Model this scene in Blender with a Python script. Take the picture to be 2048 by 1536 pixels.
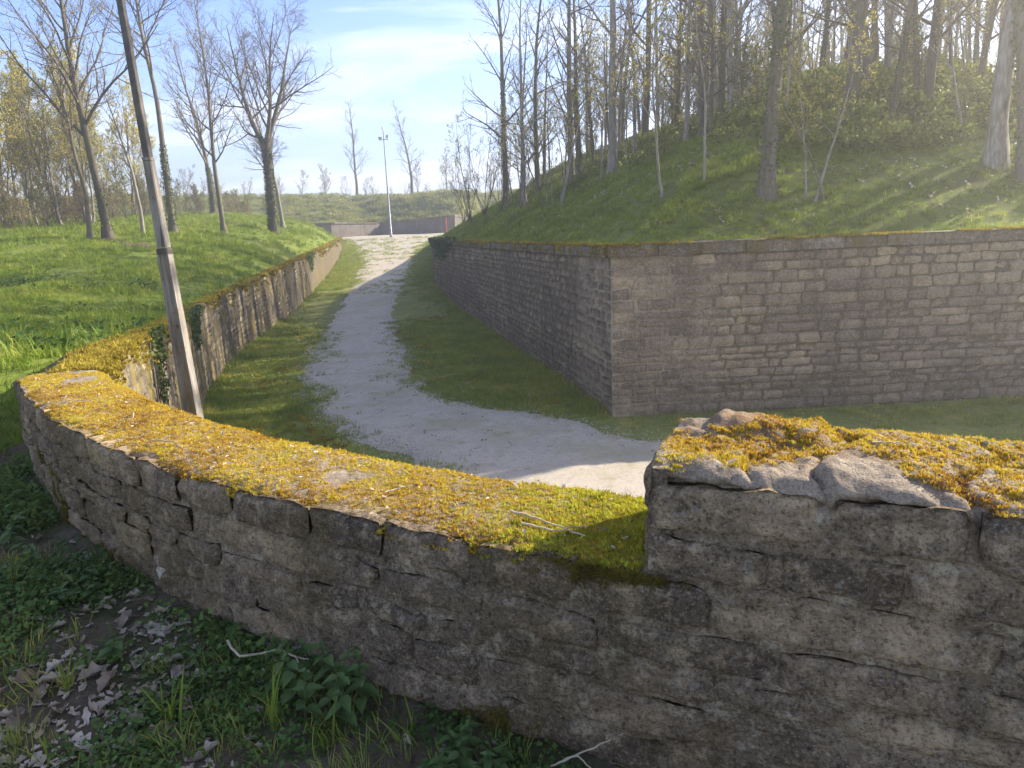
import bpy, math, random
import numpy as np
from mathutils import Matrix, Vector
rad = math.radians
sc = bpy.context.scene
for o in list(bpy.data.objects): bpy.data.objects.remove(o)
# ------------------------------------------------------------------ camera
PITCH, ROLL = rad(12.1), rad(2.4)
EYE = Vector((0, 0, 4.4))                       # the ditch floor near the corner is z = 0
fw = Vector((0, math.cos(PITCH), -math.sin(PITCH))); r0 = Vector((1, 0, 0)); u0 = Vector((0, math.sin(PITCH), math.cos(PITCH)))
rt = r0*math.cos(ROLL) - u0*math.sin(ROLL); up = u0*math.cos(ROLL) + r0*math.sin(ROLL)
cd = bpy.data.cameras.new('camera'); cam = bpy.data.objects.new('camera', cd); sc.collection.objects.link(cam)
cd.sensor_width = 36; cd.lens = 36*1422/2048; cd.clip_start = .05; cd.clip_end = 5000
m = Matrix.Identity(4)
for i in range(3): m[i][0], m[i][1], m[i][2], m[i][3] = rt[i], up[i], -fw[i], EYE[i]
cam.matrix_world = m; sc.camera = cam
# ------------------------------------------------------------------ light
SUN_AZ, SUN_EL = rad(62), rad(27)               # azimuth from +Y towards +X
sd = Vector((math.sin(SUN_AZ)*math.cos(SUN_EL), math.cos(SUN_AZ)*math.cos(SUN_EL), math.sin(SUN_EL)))
ld = bpy.data.lights.new('sun', 'SUN'); ld.energy = 2.15; ld.angle = rad(.55); ld.color = (1, .9, .74)
sun = bpy.data.objects.new('sun', ld); sc.collection.objects.link(sun)
sun.rotation_euler = sd.to_track_quat('Z', 'Y').to_euler(); sun.location = (40, 30, 40)
sc.view_settings.view_transform = 'Standard'; sc.view_settings.look = 'None'
sc.view_settings.exposure = 2.88; sc.view_settings.gamma = 1; sc.view_settings.use_curve_mapping = False
sc.cycles.max_bounces = 6; sc.cycles.transparent_max_bounces = 6; sc.cycles.use_denoising = True

# ------------------------------------------------------------------ node helpers
def nd(t, typ, out=0, props=None, **inp):
    n = t.nodes.new(typ)
    for k, v in (props or {}).items(): setattr(n, k, v)
    for k, v in inp.items():
        s = n.inputs[int(k[1:])] if k[0] == 'i' and k[1:].isdigit() else n.inputs[k.replace('_', ' ')]
        if isinstance(v, bpy.types.NodeSocket): t.links.new(v, s)
        else: s.default_value = v
    return n.outputs[out]
def noise(t, vec, scale, detail=4, rough=.55, out=0, dist=0): return nd(t, 'ShaderNodeTexNoise', out, Vector=vec, Scale=scale, Detail=detail, Roughness=rough, Distortion=dist)
def ramp(t, fac, stops, interp='LINEAR'):
    n = t.nodes.new('ShaderNodeValToRGB'); n.color_ramp.interpolation = interp; e = n.color_ramp.elements
    while len(e) < len(stops): e.new(.5)
    for el, (p, c) in zip(e, stops):
        el.position = p; el.color = (c, c, c, 1) if isinstance(c, (int, float)) else (*c, 1)
    t.links.new(fac, n.inputs[0]); return n.outputs[0]
def mixc(t, fac, a, b, mode='MIX'):
    n = t.nodes.new('ShaderNodeMix'); n.data_type = 'RGBA'; n.blend_type = mode
    for s, v in ((n.inputs[0], fac), (n.inputs[6], a), (n.inputs[7], b)):
        if isinstance(v, bpy.types.NodeSocket): t.links.new(v, s)
        elif isinstance(v, (int, float)): s.default_value = v
        else: s.default_value = (*v, 1)
    return n.outputs[2]
def mth(t, op, a, b=0.0, clamp=False): return nd(t, 'ShaderNodeMath', 0, {'operation': op, 'use_clamp': clamp}, i0=a, i1=b)
def vscale(t, vec, s): return nd(t, 'ShaderNodeVectorMath', 0, {'operation': 'MULTIPLY'}, i0=vec, i1=s)
def newmat(name):
    m = bpy.data.materials.new(name); m.use_nodes = True; t = m.node_tree; t.nodes.clear()
    o = t.nodes.new('ShaderNodeOutputMaterial'); return m, t, o
def pos(t): return nd(t, 'ShaderNodeNewGeometry', 0)
def fin(t, o, col, rough=.9, bump=None, bstr=.5, bdist=.02, spec=.2, metal=0):
    kw = {}
    if bump is not None: kw['Normal'] = nd(t, 'ShaderNodeBump', 0, Strength=bstr, Distance=bdist, Height=bump)
    if not isinstance(col, bpy.types.NodeSocket): col = (*col, 1)
    s = nd(t, 'ShaderNodeBsdfPrincipled', 0, Base_Color=col, Roughness=rough, Metallic=metal, **{'Specular_IOR_Level': spec}, **kw)
    t.links.new(s, o.inputs[0])

# ------------------------------------------------------------------ sky
w = bpy.data.worlds.new('World'); sc.world = w; w.use_nodes = True
t = w.node_tree; t.nodes.clear()
sky = t.nodes.new('ShaderNodeTexSky'); sky.sky_type = 'NISHITA'; sky.sun_disc = False
sky.sun_elevation = SUN_EL; sky.sun_rotation = SUN_AZ; sky.altitude = 250; sky.air_density = 1.0; sky.dust_density = .3; sky.ozone_density = 2.5
d = nd(t, 'ShaderNodeTexCoord', 0)
sx = t.nodes.new('ShaderNodeSeparateXYZ'); t.links.new(d, sx.inputs[0])
zz = mth(t, 'ADD', mth(t, 'MAXIMUM', sx.outputs[2], 0.0), .22)
pl = nd(t, 'ShaderNodeCombineXYZ', 0, X=mth(t, 'DIVIDE', sx.outputs[0], zz), Y=mth(t, 'DIVIDE', sx.outputs[1], zz), Z=0.0)
rot = nd(t, 'ShaderNodeMapping', 0, Vector=pl, Rotation=(0, 0, rad(50)), Scale=(.5, 1.5, 1), Location=(.3, 1.2, 0))
c1 = noise(t, rot, 1.5, 8, .60, dist=.5); c2 = noise(t, rot, .55, 3, .5)
cl = ramp(t, mth(t, 'ADD', mth(t, 'MULTIPLY', c1, .55), mth(t, 'MULTIPLY', c2, .55)), [(.50, 0.0), (.59, .5), (.69, 1.0)])
hz = ramp(t, sx.outputs[2], [(0, .95), (.09, .65), (.28, 0.0)])
base = mixc(t, 1.0, sky.outputs[0], (.20, .225, .305), 'MULTIPLY')
col = mixc(t, hz, base, (.74, .95, 1.27))
col = mixc(t, mth(t, 'MULTIPLY', cl, .85), col, (1.75, 1.75, 1.75))
bg = nd(t, 'ShaderNodeBackground', 0, Color=col, Strength=.15)
wo = t.nodes.new('ShaderNodeOutputWorld'); t.links.new(bg, wo.inputs[0])

# ------------------------------------------------------------------ numeric helpers
def _h(ix, iy, iz):
    h = (ix.astype(np.int64)*374761393 + iy.astype(np.int64)*668265263 + iz.astype(np.int64)*1274126177) & 0xffffffff
    h = ((h ^ (h >> 13))*1103515245) & 0xffffffff
    return ((h ^ (h >> 16)) & 0xffff)/32767.5 - 1
def vnoise(p):
    p = np.asarray(p, float); i = np.floor(p); f = p - i; f = f*f*(3-2*f); r = 0
    for dx in (0, 1):
        for dy in (0, 1):
            for dz in (0, 1):
                wgt = (f[..., 0] if dx else 1-f[..., 0])*(f[..., 1] if dy else 1-f[..., 1])*(f[..., 2] if dz else 1-f[..., 2])
                r = r + wgt*_h(i[..., 0]+dx, i[..., 1]+dy, i[..., 2]+dz)
    return r
def fbm(p, oct=4):
    p = np.asarray(p, float); a, s, r = .5, 1.0, 0
    for k in range(oct): r = r + a*vnoise(p*s + 17.3*k); a *= .5; s *= 2.03
    return r
def n2(x, y, s, seed=0.0, oct=4): return fbm(np.stack([np.asarray(x)*s, np.asarray(y)*s, np.full(np.shape(x), seed)], -1), oct)
def sstep(a, b, x): t_ = np.clip((x-a)/(b-a), 0, 1); return t_*t_*(3-2*t_)

class Curve:
    def __init__(s, pts):
        s.p = np.array(pts, float); s.seg = np.linalg.norm(np.diff(s.p[:, :2], axis=0), axis=1)
        s.a = np.concatenate([[0], np.cumsum(s.seg)]); s.L = s.a[-1]
    def at(s, a):
        a = np.asarray(a, float); i = np.clip(np.searchsorted(s.a, a, 'right')-1, 0, len(s.seg)-1)
        f = ((a - s.a[i])/s.seg[i])[..., None]; return s.p[i] + (s.p[i+1]-s.p[i])*f
    def nrm(s, a, side=1, blur=.3):                       # side +1: normal to the left of travel
        d_ = s.at(np.clip(a+blur, 0, s.L)) - s.at(np.clip(a-blur, 0, s.L)); d_ = d_[..., :2]/np.linalg.norm(d_[..., :2], axis=-1, keepdims=True)
        return np.stack([-d_[..., 1], d_[..., 0]], -1)*side
    def near(s, x, y):                                    # arc parameter and distance of the nearest point
        best = np.full(np.shape(x), 1e9); ba = np.zeros(np.shape(x))
        for k in range(len(s.seg)):
            A, B = s.p[k, :2], s.p[k+1, :2]; dd = B-A
            u = np.clip(((x-A[0])*dd[0] + (y-A[1])*dd[1])/(dd@dd), 0, 1)
            ds = np.hypot(x-A[0]-u*dd[0], y-A[1]-u*dd[1]); m_ = ds < best
            best = np.where(m_, ds, best); ba = np.where(m_, s.a[k]+u*s.seg[k], ba)
        return ba, best

# ------------------------------------------------------------------ the lie of the land
def floor_z(x, y):
    z = np.interp(y, [0, 40, 48, 55, 60, 70, 80, 90, 97, 104, 120, 900], [0, 0, .3, .6, .85, 1.6, 2.45, 3.5, 4.2, 4.6, 4.75, 4.75])
    return z + .05*n2(x, y, .25, 3.1, 3)
# ditch-side top edge of the left wall; z is the wall top
WALL_L = Curve([(-2.43, 4.47, 3.5), (-3.08, 5.3, 3.48), (-3.9, 7.0, 3.42), (-4.95, 9.6, 3.22), (-6.15, 12.6, 2.98), (-7.85, 17, 2.70), (-9.34, 21.4, 2.55), (-10.4, 25.6, 2.55), (-11.25, 30.1, 2.6),
                (-11.84, 34, 2.72), (-13.4, 45, 3.1), (-14.84, 55, 3.42), (-16.3, 66, 3.8), (-17.8, 76, 4.15), (-19.3, 85, 4.42)])
# camera-side top edge of the parapet, from its left end to the right
PARA = Curve([(-3.72, 5.27, 0), (-3.2, 4.58, 0), (-2.6, 3.89, 0), (-1.99, 3.31, 0), (-1.47, 2.87, 0), (-.77, 2.39, 0), (-.38, 2.15, 0), (.02, 1.94, 0), (.31, 1.79, 0), (.72, 1.62, 0), (1.1, 1.43, 0), (1.7, 1.05, 0), (2.4, .5, 0), (3.2, -.3, 0)])
LAWN_EDGE = Curve([(3.0, .1, 2.8), (2.2, .85, 2.8), (1.2, 1.6, 2.8), (.15, 2.1, 2.8), (-.6, 2.55, 2.8), (-1.6, 3.25, 2.8), (-2.5, 4.2, 2.8), (-3.2, 5.1, 2.8), (-3.75, 6.0, 3.1), (-4.15, 6.9, 3.36), (-5.2, 9.5, 3.17), (-6.4, 12.5, 2.93), (-8.1, 16.9, 2.65),
                   (-9.54, 21.3, 2.5), (-10.6, 25.5, 2.5), (-11.45, 30, 2.56), (-12.04, 34, 2.68), (-13.6, 45, 3.06), (-15.04, 55, 3.4), (-16.5, 66, 3.78), (-18, 76, 4.13), (-19.6, 85.2, 4.4), (-22, 89, 4.55), (-27, 92, 4.6), (-40, 96, 4.6)])
def lawn_z(x, y, ba=None, ds=None):
    if ba is None: ba, ds = LAWN_EDGE.near(x, y)
    b = LAWN_EDGE.at(ba); yy = b[..., 1]
    A = np.interp(yy, [5, 6, 12, 20, 40, 58, 75, 85, 89, 96], [0, .05, .35, .8, 2.3, 2.6, 3.2, 2.6, 1.9, 1.9])
    k = np.interp(yy, [6, 20, 40, 85, 90], [4, 5, 3.6, 3.0, 3.5])
    rise = A*(1-np.exp(-ds/k)) + .012*np.clip(ds-8, 0, 60)*sstep(8, 30, yy)
    return b[..., 2] + rise + (.10*n2(x, y, .35, 1.7, 3) + .035*n2(x, y, 1.6, 5.2, 2))*sstep(.1, 1.2, ds)
BAST = Curve([(34, 17.4, 4.15), (2.35, 16.3, 4.0), (-5.7, 55.8, 4.0)])     # outer face line, travelled right to left
HILL_EDGE = Curve([(60, 18.5, 4.2), (34, 17.5, 4.12), (2.5, 16.45, 3.97), (-5.55, 55.8, 3.97), (-6.4, 75, 4.1), (-7.2, 88, 4.5), (-3, 96, 4.6), (12, 104, 4.7), (60, 112, 4.7)])
def hill_z(x, y, ba=None, ds=None):
    if ba is None: ba, ds = HILL_EDGE.near(x, y)
    b = HILL_EDGE.at(ba)[..., 2]; s = np.maximum(ds-.5, 0)
    h = .57*s; H = 6.1; h = H*(1-np.exp(-(h/H)**1.0*1.0 - .55*(h/H)**3))*1.06
    return b + np.minimum(h, 6.6) + .16*n2(x, y, .22, 8.1, 3)*sstep(.5, 4, ds) + .05*n2(x, y, 1.1, 2.2, 2)*sstep(.3, 1.5, ds)

# ------------------------------------------------------------------ object helpers
COL = sc.collection
class MB:
    def __init__(s): s.v = []; s.f = []; s.m = []; s.n = 0; s.tint = []
    def add(s, v, f, mat=0, tint=0.0):
        v = np.asarray(v, float).reshape(-1, 3); f = np.asarray(f, np.int64)
        s.v.append(v); s.f.append(f + s.n); s.m.append(np.full(len(f), mat)); s.n += len(v)
        s.tint.append(np.full(len(v), tint) if np.isscalar(tint) else np.asarray(tint))
    def mesh(s, name, mats, smooth=True):
        me = bpy.data.meshes.new(name); v = np.concatenate(s.v); me.vertices.add(len(v)); me.vertices.foreach_set('co', v.ravel())
        tot = np.concatenate([np.full(len(f), f.shape[1]) for f in s.f]); idx = np.concatenate([f.ravel() for f in s.f])
        me.loops.add(len(idx)); me.loops.foreach_set('vertex_index', idx.astype(np.int32))
        me.polygons.add(len(tot)); me.polygons.foreach_set('loop_start', np.concatenate([[0], np.cumsum(tot)[:-1]]).astype(np.int32))
        me.polygons.foreach_set('material_index', np.concatenate(s.m).astype(np.int32))
        me.polygons.foreach_set('use_smooth', np.full(len(tot), smooth))
        for mt in mats if isinstance(mats, (list, tuple)) else [mats]: me.materials.append(mt)
        at = me.attributes.new('tint', 'FLOAT', 'POINT'); at.data.foreach_set('value', np.concatenate(s.tint).astype(np.float32))
        me.update(calc_edges=True); return me
def link(name, me, parent=None, loc=None):
    o = bpy.data.objects.new(name, me); COL.objects.link(o); o.parent = parent
    if loc is not None: o.location = loc
    return o
def tag(o, label, cat, group=None, kind=None):
    o['label'] = label; o['category'] = cat
    if group: o['group'] = group
    if kind: o['kind'] = kind
    return o
def empty(name, loc, label, cat, group=None, rz=0, scl=1):
    o = link(name, None, None, loc); o.rotation_euler.z = rz; o.scale = (scl,)*3; o.empty_display_size = .3; return tag(o, label, cat, group, 'thing')
def gridf(nr, nc, off=0):
    i, j = np.meshgrid(np.arange(nr-1), np.arange(nc-1), indexing='ij'); a = (i*nc+j).ravel() + off
    return np.stack([a, a+1, a+nc+1, a+nc], 1)
def box(mb, c, s, mat=0, rz=0.0, bev=0.0, tint=0.0):
    x, y, z = (q/2 for q in s); b = bev
    if b <= 0:
        v = np.array([(sx*x, sy*y, sz*z) for sx in (-1, 1) for sy in (-1, 1) for sz in (-1, 1)])
        f = [(0, 1, 3, 2), (4, 6, 7, 5), (0, 4, 5, 1), (2, 3, 7, 6), (0, 2, 6, 4), (1, 5, 7, 3)]
    else:
        ring = [(x-b, -y), (x, -y+b), (x, y-b), (x-b, y), (-x+b, y), (-x, y-b), (-x, -y+b), (-x+b, -y)]
        v = np.array([(p*k, q*k2, zz_) for zz_, k, k2 in ((-z, 1, 1), (z-b, 1, 1), (z, 1-b/x, 1-b/y)) for p, q in ring])
        f = [(r*8+i, r*8+(i+1) % 8, r*8+8+(i+1) % 8, r*8+8+i) for r in (0, 1) for i in range(8)]
        ft = [(16, 17, 18, 19), (16, 19, 20, 23), (20, 21, 22, 23), (0, 3, 2, 1), (0, 7, 4, 3), (4, 7, 6, 5)]; f = f + ft
    cz, sz_ = math.cos(rz), math.sin(rz); v = np.stack([v[:, 0]*cz - v[:, 1]*sz_, v[:, 0]*sz_ + v[:, 1]*cz, v[:, 2]], 1)
    mb.add(v + np.array(c), f, mat, tint)
def tube(mb, P, r, n=6, mat=0, tint=0.0, cap=True):
    P = np.asarray(P, float); r = np.broadcast_to(np.asarray(r, float), (len(P),)); k = len(P)
    T = np.gradient(P, axis=0); T /= np.linalg.norm(T, axis=1, keepdims=True) + 1e-12
    ref = np.array([1., 0, 0]) if abs(T[:, 0]).mean() < .7 else np.array([0, 1., 0])
    U = ref - T*(T@ref)[:, None]; U /= np.linalg.norm(U, axis=1, keepdims=True) + 1e-12; V = np.cross(T, U)
    an = np.arange(n)*2*math.pi/n
    v = P[:, None] + r[:, None, None]*(np.cos(an)[None, :, None]*U[:, None] + np.sin(an)[None, :, None]*V[:, None])
    i, j = np.meshgrid(np.arange(k-1), np.arange(n), indexing='ij'); a = (i*n+j).ravel(); b = (i*n+(j+1) % n).ravel()
    mb.add(v.reshape(-1, 3), np.stack([a, b, b+n, a+n], 1), mat, tint)
    if cap and n >= 4:
        for q, fl in ((0, -1), (k-1, 1)):
            mb.add(np.vstack([v[q], P[q:q+1]]), [((j, (j+1) % n, n) if fl > 0 else ((j+1) % n, j, n)) for j in range(n)], mat, tint)

# instancing of uncountable stuff on given points
PROTO = bpy.data.collections.new('clump_sources')
def protos(name, meshes):
    c = bpy.data.collections.new(name)
    for i, me in enumerate(meshes):
        o = bpy.data.objects.new('%s_%02d' % (name, i), me); c.objects.link(o)
    return c
def gn_tree(coll):
    g = bpy.data.node_groups.new('scatter_' + coll.name, 'GeometryNodeTree')
    g.interface.new_socket('Geometry', in_out='INPUT', socket_type='NodeSocketGeometry'); g.interface.new_socket('Geometry', in_out='OUTPUT', socket_type='NodeSocketGeometry')
    gi = g.nodes.new('NodeGroupInput'); go = g.nodes.new('NodeGroupOutput')
    ci = g.nodes.new('GeometryNodeCollectionInfo'); ci.inputs['Collection'].default_value = coll; ci.inputs['Separate Children'].default_value = True; ci.inputs['Reset Children'].default_value = True
    iop = g.nodes.new('GeometryNodeInstanceOnPoints'); iop.inputs['Pick Instance'].default_value = True
    def attr(nm, ty):
        a = g.nodes.new('GeometryNodeInputNamedAttribute'); a.data_type = ty; a.inputs[0].default_value = nm; return a.outputs[0]
    er = g.nodes.new('FunctionNodeEulerToRotation'); g.links.new(attr('rot', 'FLOAT_VECTOR'), er.inputs[0])
    g.links.new(gi.outputs[0], iop.inputs['Points']); g.links.new(ci.outputs[0], iop.inputs['Instance'])
    g.links.new(attr('idx', 'INT'), iop.inputs['Instance Index']); g.links.new(er.outputs[0], iop.inputs['Rotation']); g.links.new(attr('scl', 'FLOAT_VECTOR'), iop.inputs['Scale'])
    g.links.new(iop.outputs[0], go.inputs[0]); return g
_gn = {}
def scatter(name, P, coll, scl, tilt=.15, rng=None, parent=None, rots=None):
    rng = rng or np.random.default_rng(len(P)); P = np.asarray(P, float); n = len(P)
    me = bpy.data.meshes.new(name); me.vertices.add(n); me.vertices.foreach_set('co', P.ravel())
    if rots is None: rots = np.stack([rng.normal(0, tilt, n), rng.normal(0, tilt, n), rng.uniform(0, 6.283, n)], 1)
    scl = np.broadcast_to(scl, (n,)) if np.ndim(scl) < 2 else scl
    S = np.repeat(scl[:, None], 3, 1) if np.ndim(scl) < 2 else scl
    me.attributes.new('rot', 'FLOAT_VECTOR', 'POINT').data.foreach_set('vector', rots.astype(np.float32).ravel())
    me.attributes.new('scl', 'FLOAT_VECTOR', 'POINT').data.foreach_set('vector', S.astype(np.float32).ravel())
    me.attributes.new('idx', 'INT', 'POINT').data.foreach_set('value', rng.integers(0, len(coll.objects), n).astype(np.int32))
    o = link(name, me, parent); o['kind'] = 'stuff'
    if coll.name not in _gn: _gn[coll.name] = gn_tree(coll)
    md = o.modifiers.new('scatter', 'NODES'); md.node_group = _gn[coll.name]; return o

# ------------------------------------------------------------------ materials
def leaf_mat(name, stops, trans=.4, patch=None, rough=.6):
    m_, t, o = newmat(name); p = pos(t); rnd = nd(t, 'ShaderNodeObjectInfo', 5); tn = nd(t, 'ShaderNodeAttribute', 2, {'attribute_name': 'tint'})
    f = mth(t, 'ADD', mth(t, 'MULTIPLY', rnd, .35), mth(t, 'MULTIPLY', tn, .35))
    f = mth(t, 'ADD', f, mth(t, 'MULTIPLY', noise(t, p, patch or 1.2, 3), 1.15)); f = mth(t, 'ADD', f, mth(t, 'MULTIPLY', noise(t, p, (patch or 1.2)*5.3, 2), .5)); f = mth(t, 'SUBTRACT', f, .66 if name != 'golden_moss' else .60)
    c = ramp(t, f, stops)
    a = nd(t, 'ShaderNodeBsdfPrincipled', 0, Base_Color=c, Roughness=rough, **{'Specular_IOR_Level': .25})
    b = nd(t, 'ShaderNodeBsdfTranslucent', 0, Color=mixc(t, .5, c, (.9, .9, .3), 'MULTIPLY') if False else c)
    t.links.new(nd(t, 'ShaderNodeMixShader', 0, i0=trans, i1=a, i2=b), o.inputs[0]); return m_
def stone_mat(name, stops, streak=.5, streakcol=(.035, .028, .02), pale=(.42, .36, .27), palef=.35, moss=0.0, mosscol=(.16, .13, .02), bstr=.6, fine=60, bdist=.012, lich=.25, dark=.45, mott=.25):
    m_, t, o = newmat(name); p = pos(t)
    tn = nd(t, 'ShaderNodeAttribute', 2, {'attribute_name': 'tint'})
    na = noise(t, p, 1.3, 5, .6); nb = noise(t, p, 9, 5, .62); nc = noise(t, p, fine, 4, .65)
    f = mth(t, 'ADD', mth(t, 'MULTIPLY', tn, .55), mth(t, 'MULTIPLY', nb, .55)); c = ramp(t, f, stops)
    c = mixc(t, mth(t, 'MULTIPLY', ramp(t, na, [(.38, 1.0), (.56, 0.0)]), dark), c, (.085, .07, .055))
    if streak:
        st = noise(t, vscale(t, p, (1.7, 1.7, .13)), 1.25, 7, .7, dist=.7)
        c = mixc(t, mth(t, 'MULTIPLY', ramp(t, st, [(.46, 0.0), (.62, 1.0)]), streak), c, streakcol)
    c = mixc(t, mth(t, 'MULTIPLY', ramp(t, noise(t, p, 4.3, 6, .68), [(.56, 0.0), (.72, 1.0)]), palef), c, pale)
    c = mixc(t, mth(t, 'MULTIPLY', ramp(t, noise(t, p, 27, 3, .6), [(.60, 0.0), (.68, 1.0)]), lich), c, (.40, .38, .33))
    c = mixc(t, ramp(t, nc, [(.3, .45), (.5, 0.0)]), c, (.03, .025, .02))
    mo = noise(t, p, 15, 7, .78)
    c = mixc(t, mth(t, 'MULTIPLY', ramp(t, mo, [(.52, 0.0), (.63, 1.0)]), mott), c, tuple(min(.6, q*1.25) for q in pale))
    c = mixc(t, mth(t, 'MULTIPLY', ramp(t, mo, [(.36, 1.0), (.47, 0.0)]), mott*1.3), c, (.045, .036, .027))
    sp = noise(t, p, fine*1.9, 2, .7)
    c = mixc(t, ramp(t, sp, [(.56, 0.0), (.70, .5)]), c, (.44, .40, .33))
    c = mixc(t, ramp(t, sp, [(.30, .65), (.43, 0.0)]), c, (.018, .015, .012))
    if moss:
        ms = noise(t, vscale(t, p, (1, 1, .35)), 2.2, 5, .6)
        c = mixc(t, mth(t, 'MULTIPLY', ramp(t, ms, [(.48, 0.0), (.62, 1.0)]), moss), c, mosscol)
    h = mth(t, 'ADD', mth(t, 'ADD', mth(t, 'MULTIPLY', mth(t, 'ADD', nb, mo), .7), mth(t, 'MULTIPLY', nc, .6)), mth(t, 'MULTIPLY', sp, .25))
    fin(t, o, c, .93, h, bstr, bdist, .12); return m_
def bark_mat(name, a, b, moss=0.0, mc=(.12, .12, .03)):
    m_, t, o = newmat(name); p = pos(t); v = noise(t, vscale(t, p, (9, 9, 1.6)), 1.6, 5, .65)
    c = mixc(t, ramp(t, v, [(.35, 0.0), (.65, 1.0)]), a, b); rnd = nd(t, 'ShaderNodeObjectInfo', 5)
    c = mixc(t, mth(t, 'MULTIPLY', rnd, .35), c, (.22, .20, .17))
    if moss: c = mixc(t, mth(t, 'MULTIPLY', ramp(t, noise(t, p, 1.1, 4), [(.45, 0.0), (.6, 1.0)]), moss), c, mc)
    fin(t, o, c, .95, v, .5, .03, .1); return m_
def ground_mat(name, layers, bscale=14, bstr=.5, bdist=.04):
    """layers: list of (colour, noise scale, lo, hi, strength) mixed in order over the first colour"""
    m_, t, o = newmat(name); p = pos(t); c = None
    for (cc, s_, lo, hi, st) in layers:
        if c is None: c = mixc(t, ramp(t, noise(t, p, s_, 5, .6), [(lo, 0.0), (hi, 1.0)]), cc, tuple(q*st for q in cc)); continue
        c = mixc(t, mth(t, 'MULTIPLY', ramp(t, noise(t, p, s_, 5, .65), [(lo, 0.0), (hi, 1.0)]), st), c, cc)
    fin(t, o, c, .95, noise(t, p, bscale, 6, .7), bstr, bdist, .1); return m_

M = {}
M['lawn'] = ground_mat('lawn_soil', [((.15, .19, .032), .5, .35, .65, .7), ((.17, .18, .035), 1.7, .5, .68, .5), ((.10, .075, .04), 3.3, .6, .72, .7), ((.05, .075, .015), 9, .5, .7, .6)])
M['floor'] = ground_mat('ditch_floor_soil', [((.19, .21, .055), .45, .35, .65, .7), ((.34, .29, .07), .9, .5, .66, .75), ((.22, .20, .17), 2.3, .58, .72, .55), ((.05, .06, .02), 7, .5, .7, .6)], 22)
M['path'] = ground_mat('pale_gravel', [((.49, .43, .35), 1.1, .3, .7, .82), ((.27, .235, .185), 24, .50, .66, .6), ((.62, .57, .50), 34, .56, .68, .6), ((.33, .295, .18), .42, .48, .64, .65), ((.26, .25, .10), 2.1, .56, .70, .55), ((.30, .26, .21), 6, .52, .66, .5)], 60, .7, .03)
M['hill'] = ground_mat('bank_soil', [((.16, .19, .04), .5, .35, .65, .6), ((.12, .13, .03), 1.5, .5, .7, .5), ((.09, .065, .035), 2.8, .52, .66, .8), ((.04, .05, .015), 8, .5, .7, .6)])
M['bank'] = ground_mat('far_bank_soil', [((.18, .20, .055), .3, .35, .65, .6), ((.17, .15, .05), .8, .5, .66, .6), ((.06, .07, .03), 2.5, .5, .7, .6)], 3, .8, .3)
m_, t, o = newmat('pebble_stone'); tn = nd(t, 'ShaderNodeObjectInfo', 5); fin(t, o, ramp(t, tn, [(0, (.22, .19, .155)), (.5, (.42, .38, .32)), (1, (.64, .59, .52))]), .9); M['pebble'] = m_
M['chip'] = stone_mat('pale_chip', [(.2, (.30, .27, .21)), (.8, (.46, .42, .34))], 0, palef=.3, bstr=.5, dark=.15, lich=0)
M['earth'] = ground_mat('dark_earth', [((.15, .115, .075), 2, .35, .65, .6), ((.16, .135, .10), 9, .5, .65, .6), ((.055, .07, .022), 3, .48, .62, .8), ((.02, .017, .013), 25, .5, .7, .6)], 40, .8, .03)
M['para'] = stone_mat('parapet_stone', [(.15, (0.116, 0.085, 0.055)), (.42, (0.223, 0.165, 0.109)), (.62, (0.319, 0.237, 0.156)), (.85, (0.504, 0.378, 0.224))], 0.25, palef=.6, pale=(0.480, 0.375, 0.246), moss=.35, mosscol=(0.113, 0.079, 0.022), bstr=1.0, fine=60, lich=.3, bdist=.022, dark=.5, mott=.5)
M['para_mortar'] = stone_mat('parapet_mortar', [(.2, (0.144, 0.103, 0.070)), (.5, (0.326, 0.247, 0.166)), (.8, (0.552, 0.444, 0.300))], .2, palef=.6, pale=(0.547, 0.441, 0.319), moss=.4, mosscol=(0.096, 0.069, 0.020), bstr=1.0, fine=60, lich=.35, bdist=.03, dark=.45, mott=.6)
M['para_top'] = stone_mat('parapet_top_stone', [(.2, (0.137, 0.097, 0.062)), (.5, (0.252, 0.194, 0.136)), (.8, (0.399, 0.330, 0.246))], 0, palef=.5, moss=.6, mosscol=(0.210, 0.097, 0.022), bstr=.9, fine=110, dark=.35, mott=.4)
M['bast'] = stone_mat('bastion_stone', [(.15, (0.126, 0.092, 0.069)), (.4, (0.215, 0.162, 0.120)), (.6, (0.304, 0.231, 0.158)), (.85, (0.460, 0.350, 0.221))], .28, palef=.25, bstr=.7, fine=30, bdist=.02)
M['bast_mortar'] = stone_mat('bastion_mortar', [(.25, (.075, .058, .042)), (.42, (.13, .10, .072)), (.62, (.30, .245, .175)), (.85, (.42, .35, .26))], .25, palef=.12, bstr=.6, fine=30, moss=.15, mott=.1)
M['coping'] = stone_mat('coping_stone', [(.2, (0.090, 0.072, 0.048)), (.5, (0.138, 0.108, 0.066)), (.8, (0.264, 0.228, 0.180))], .3, palef=.5, pale=(.40, .38, .33), moss=.7, mosscol=(.10, .075, .02), bstr=.7, fine=30)
M['left'] = stone_mat('left_wall_stone', [(.2, (.09, .075, .055)), (.5, (.20, .165, .115)), (.8, (.36, .30, .21))], .9, streakcol=(.03, .026, .018), palef=.35, pale=(.45, .38, .27), moss=.75, mosscol=(.17, .13, .025), bstr=.7, fine=30, dark=.5)
M['far'] = stone_mat('far_wall_stone', [(.2, (0.168, 0.144, 0.132)), (.5, (0.252, 0.216, 0.192)), (.8, (0.348, 0.300, 0.252))], .6, palef=.2, bstr=.6, fine=12, bdist=.05)
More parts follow.
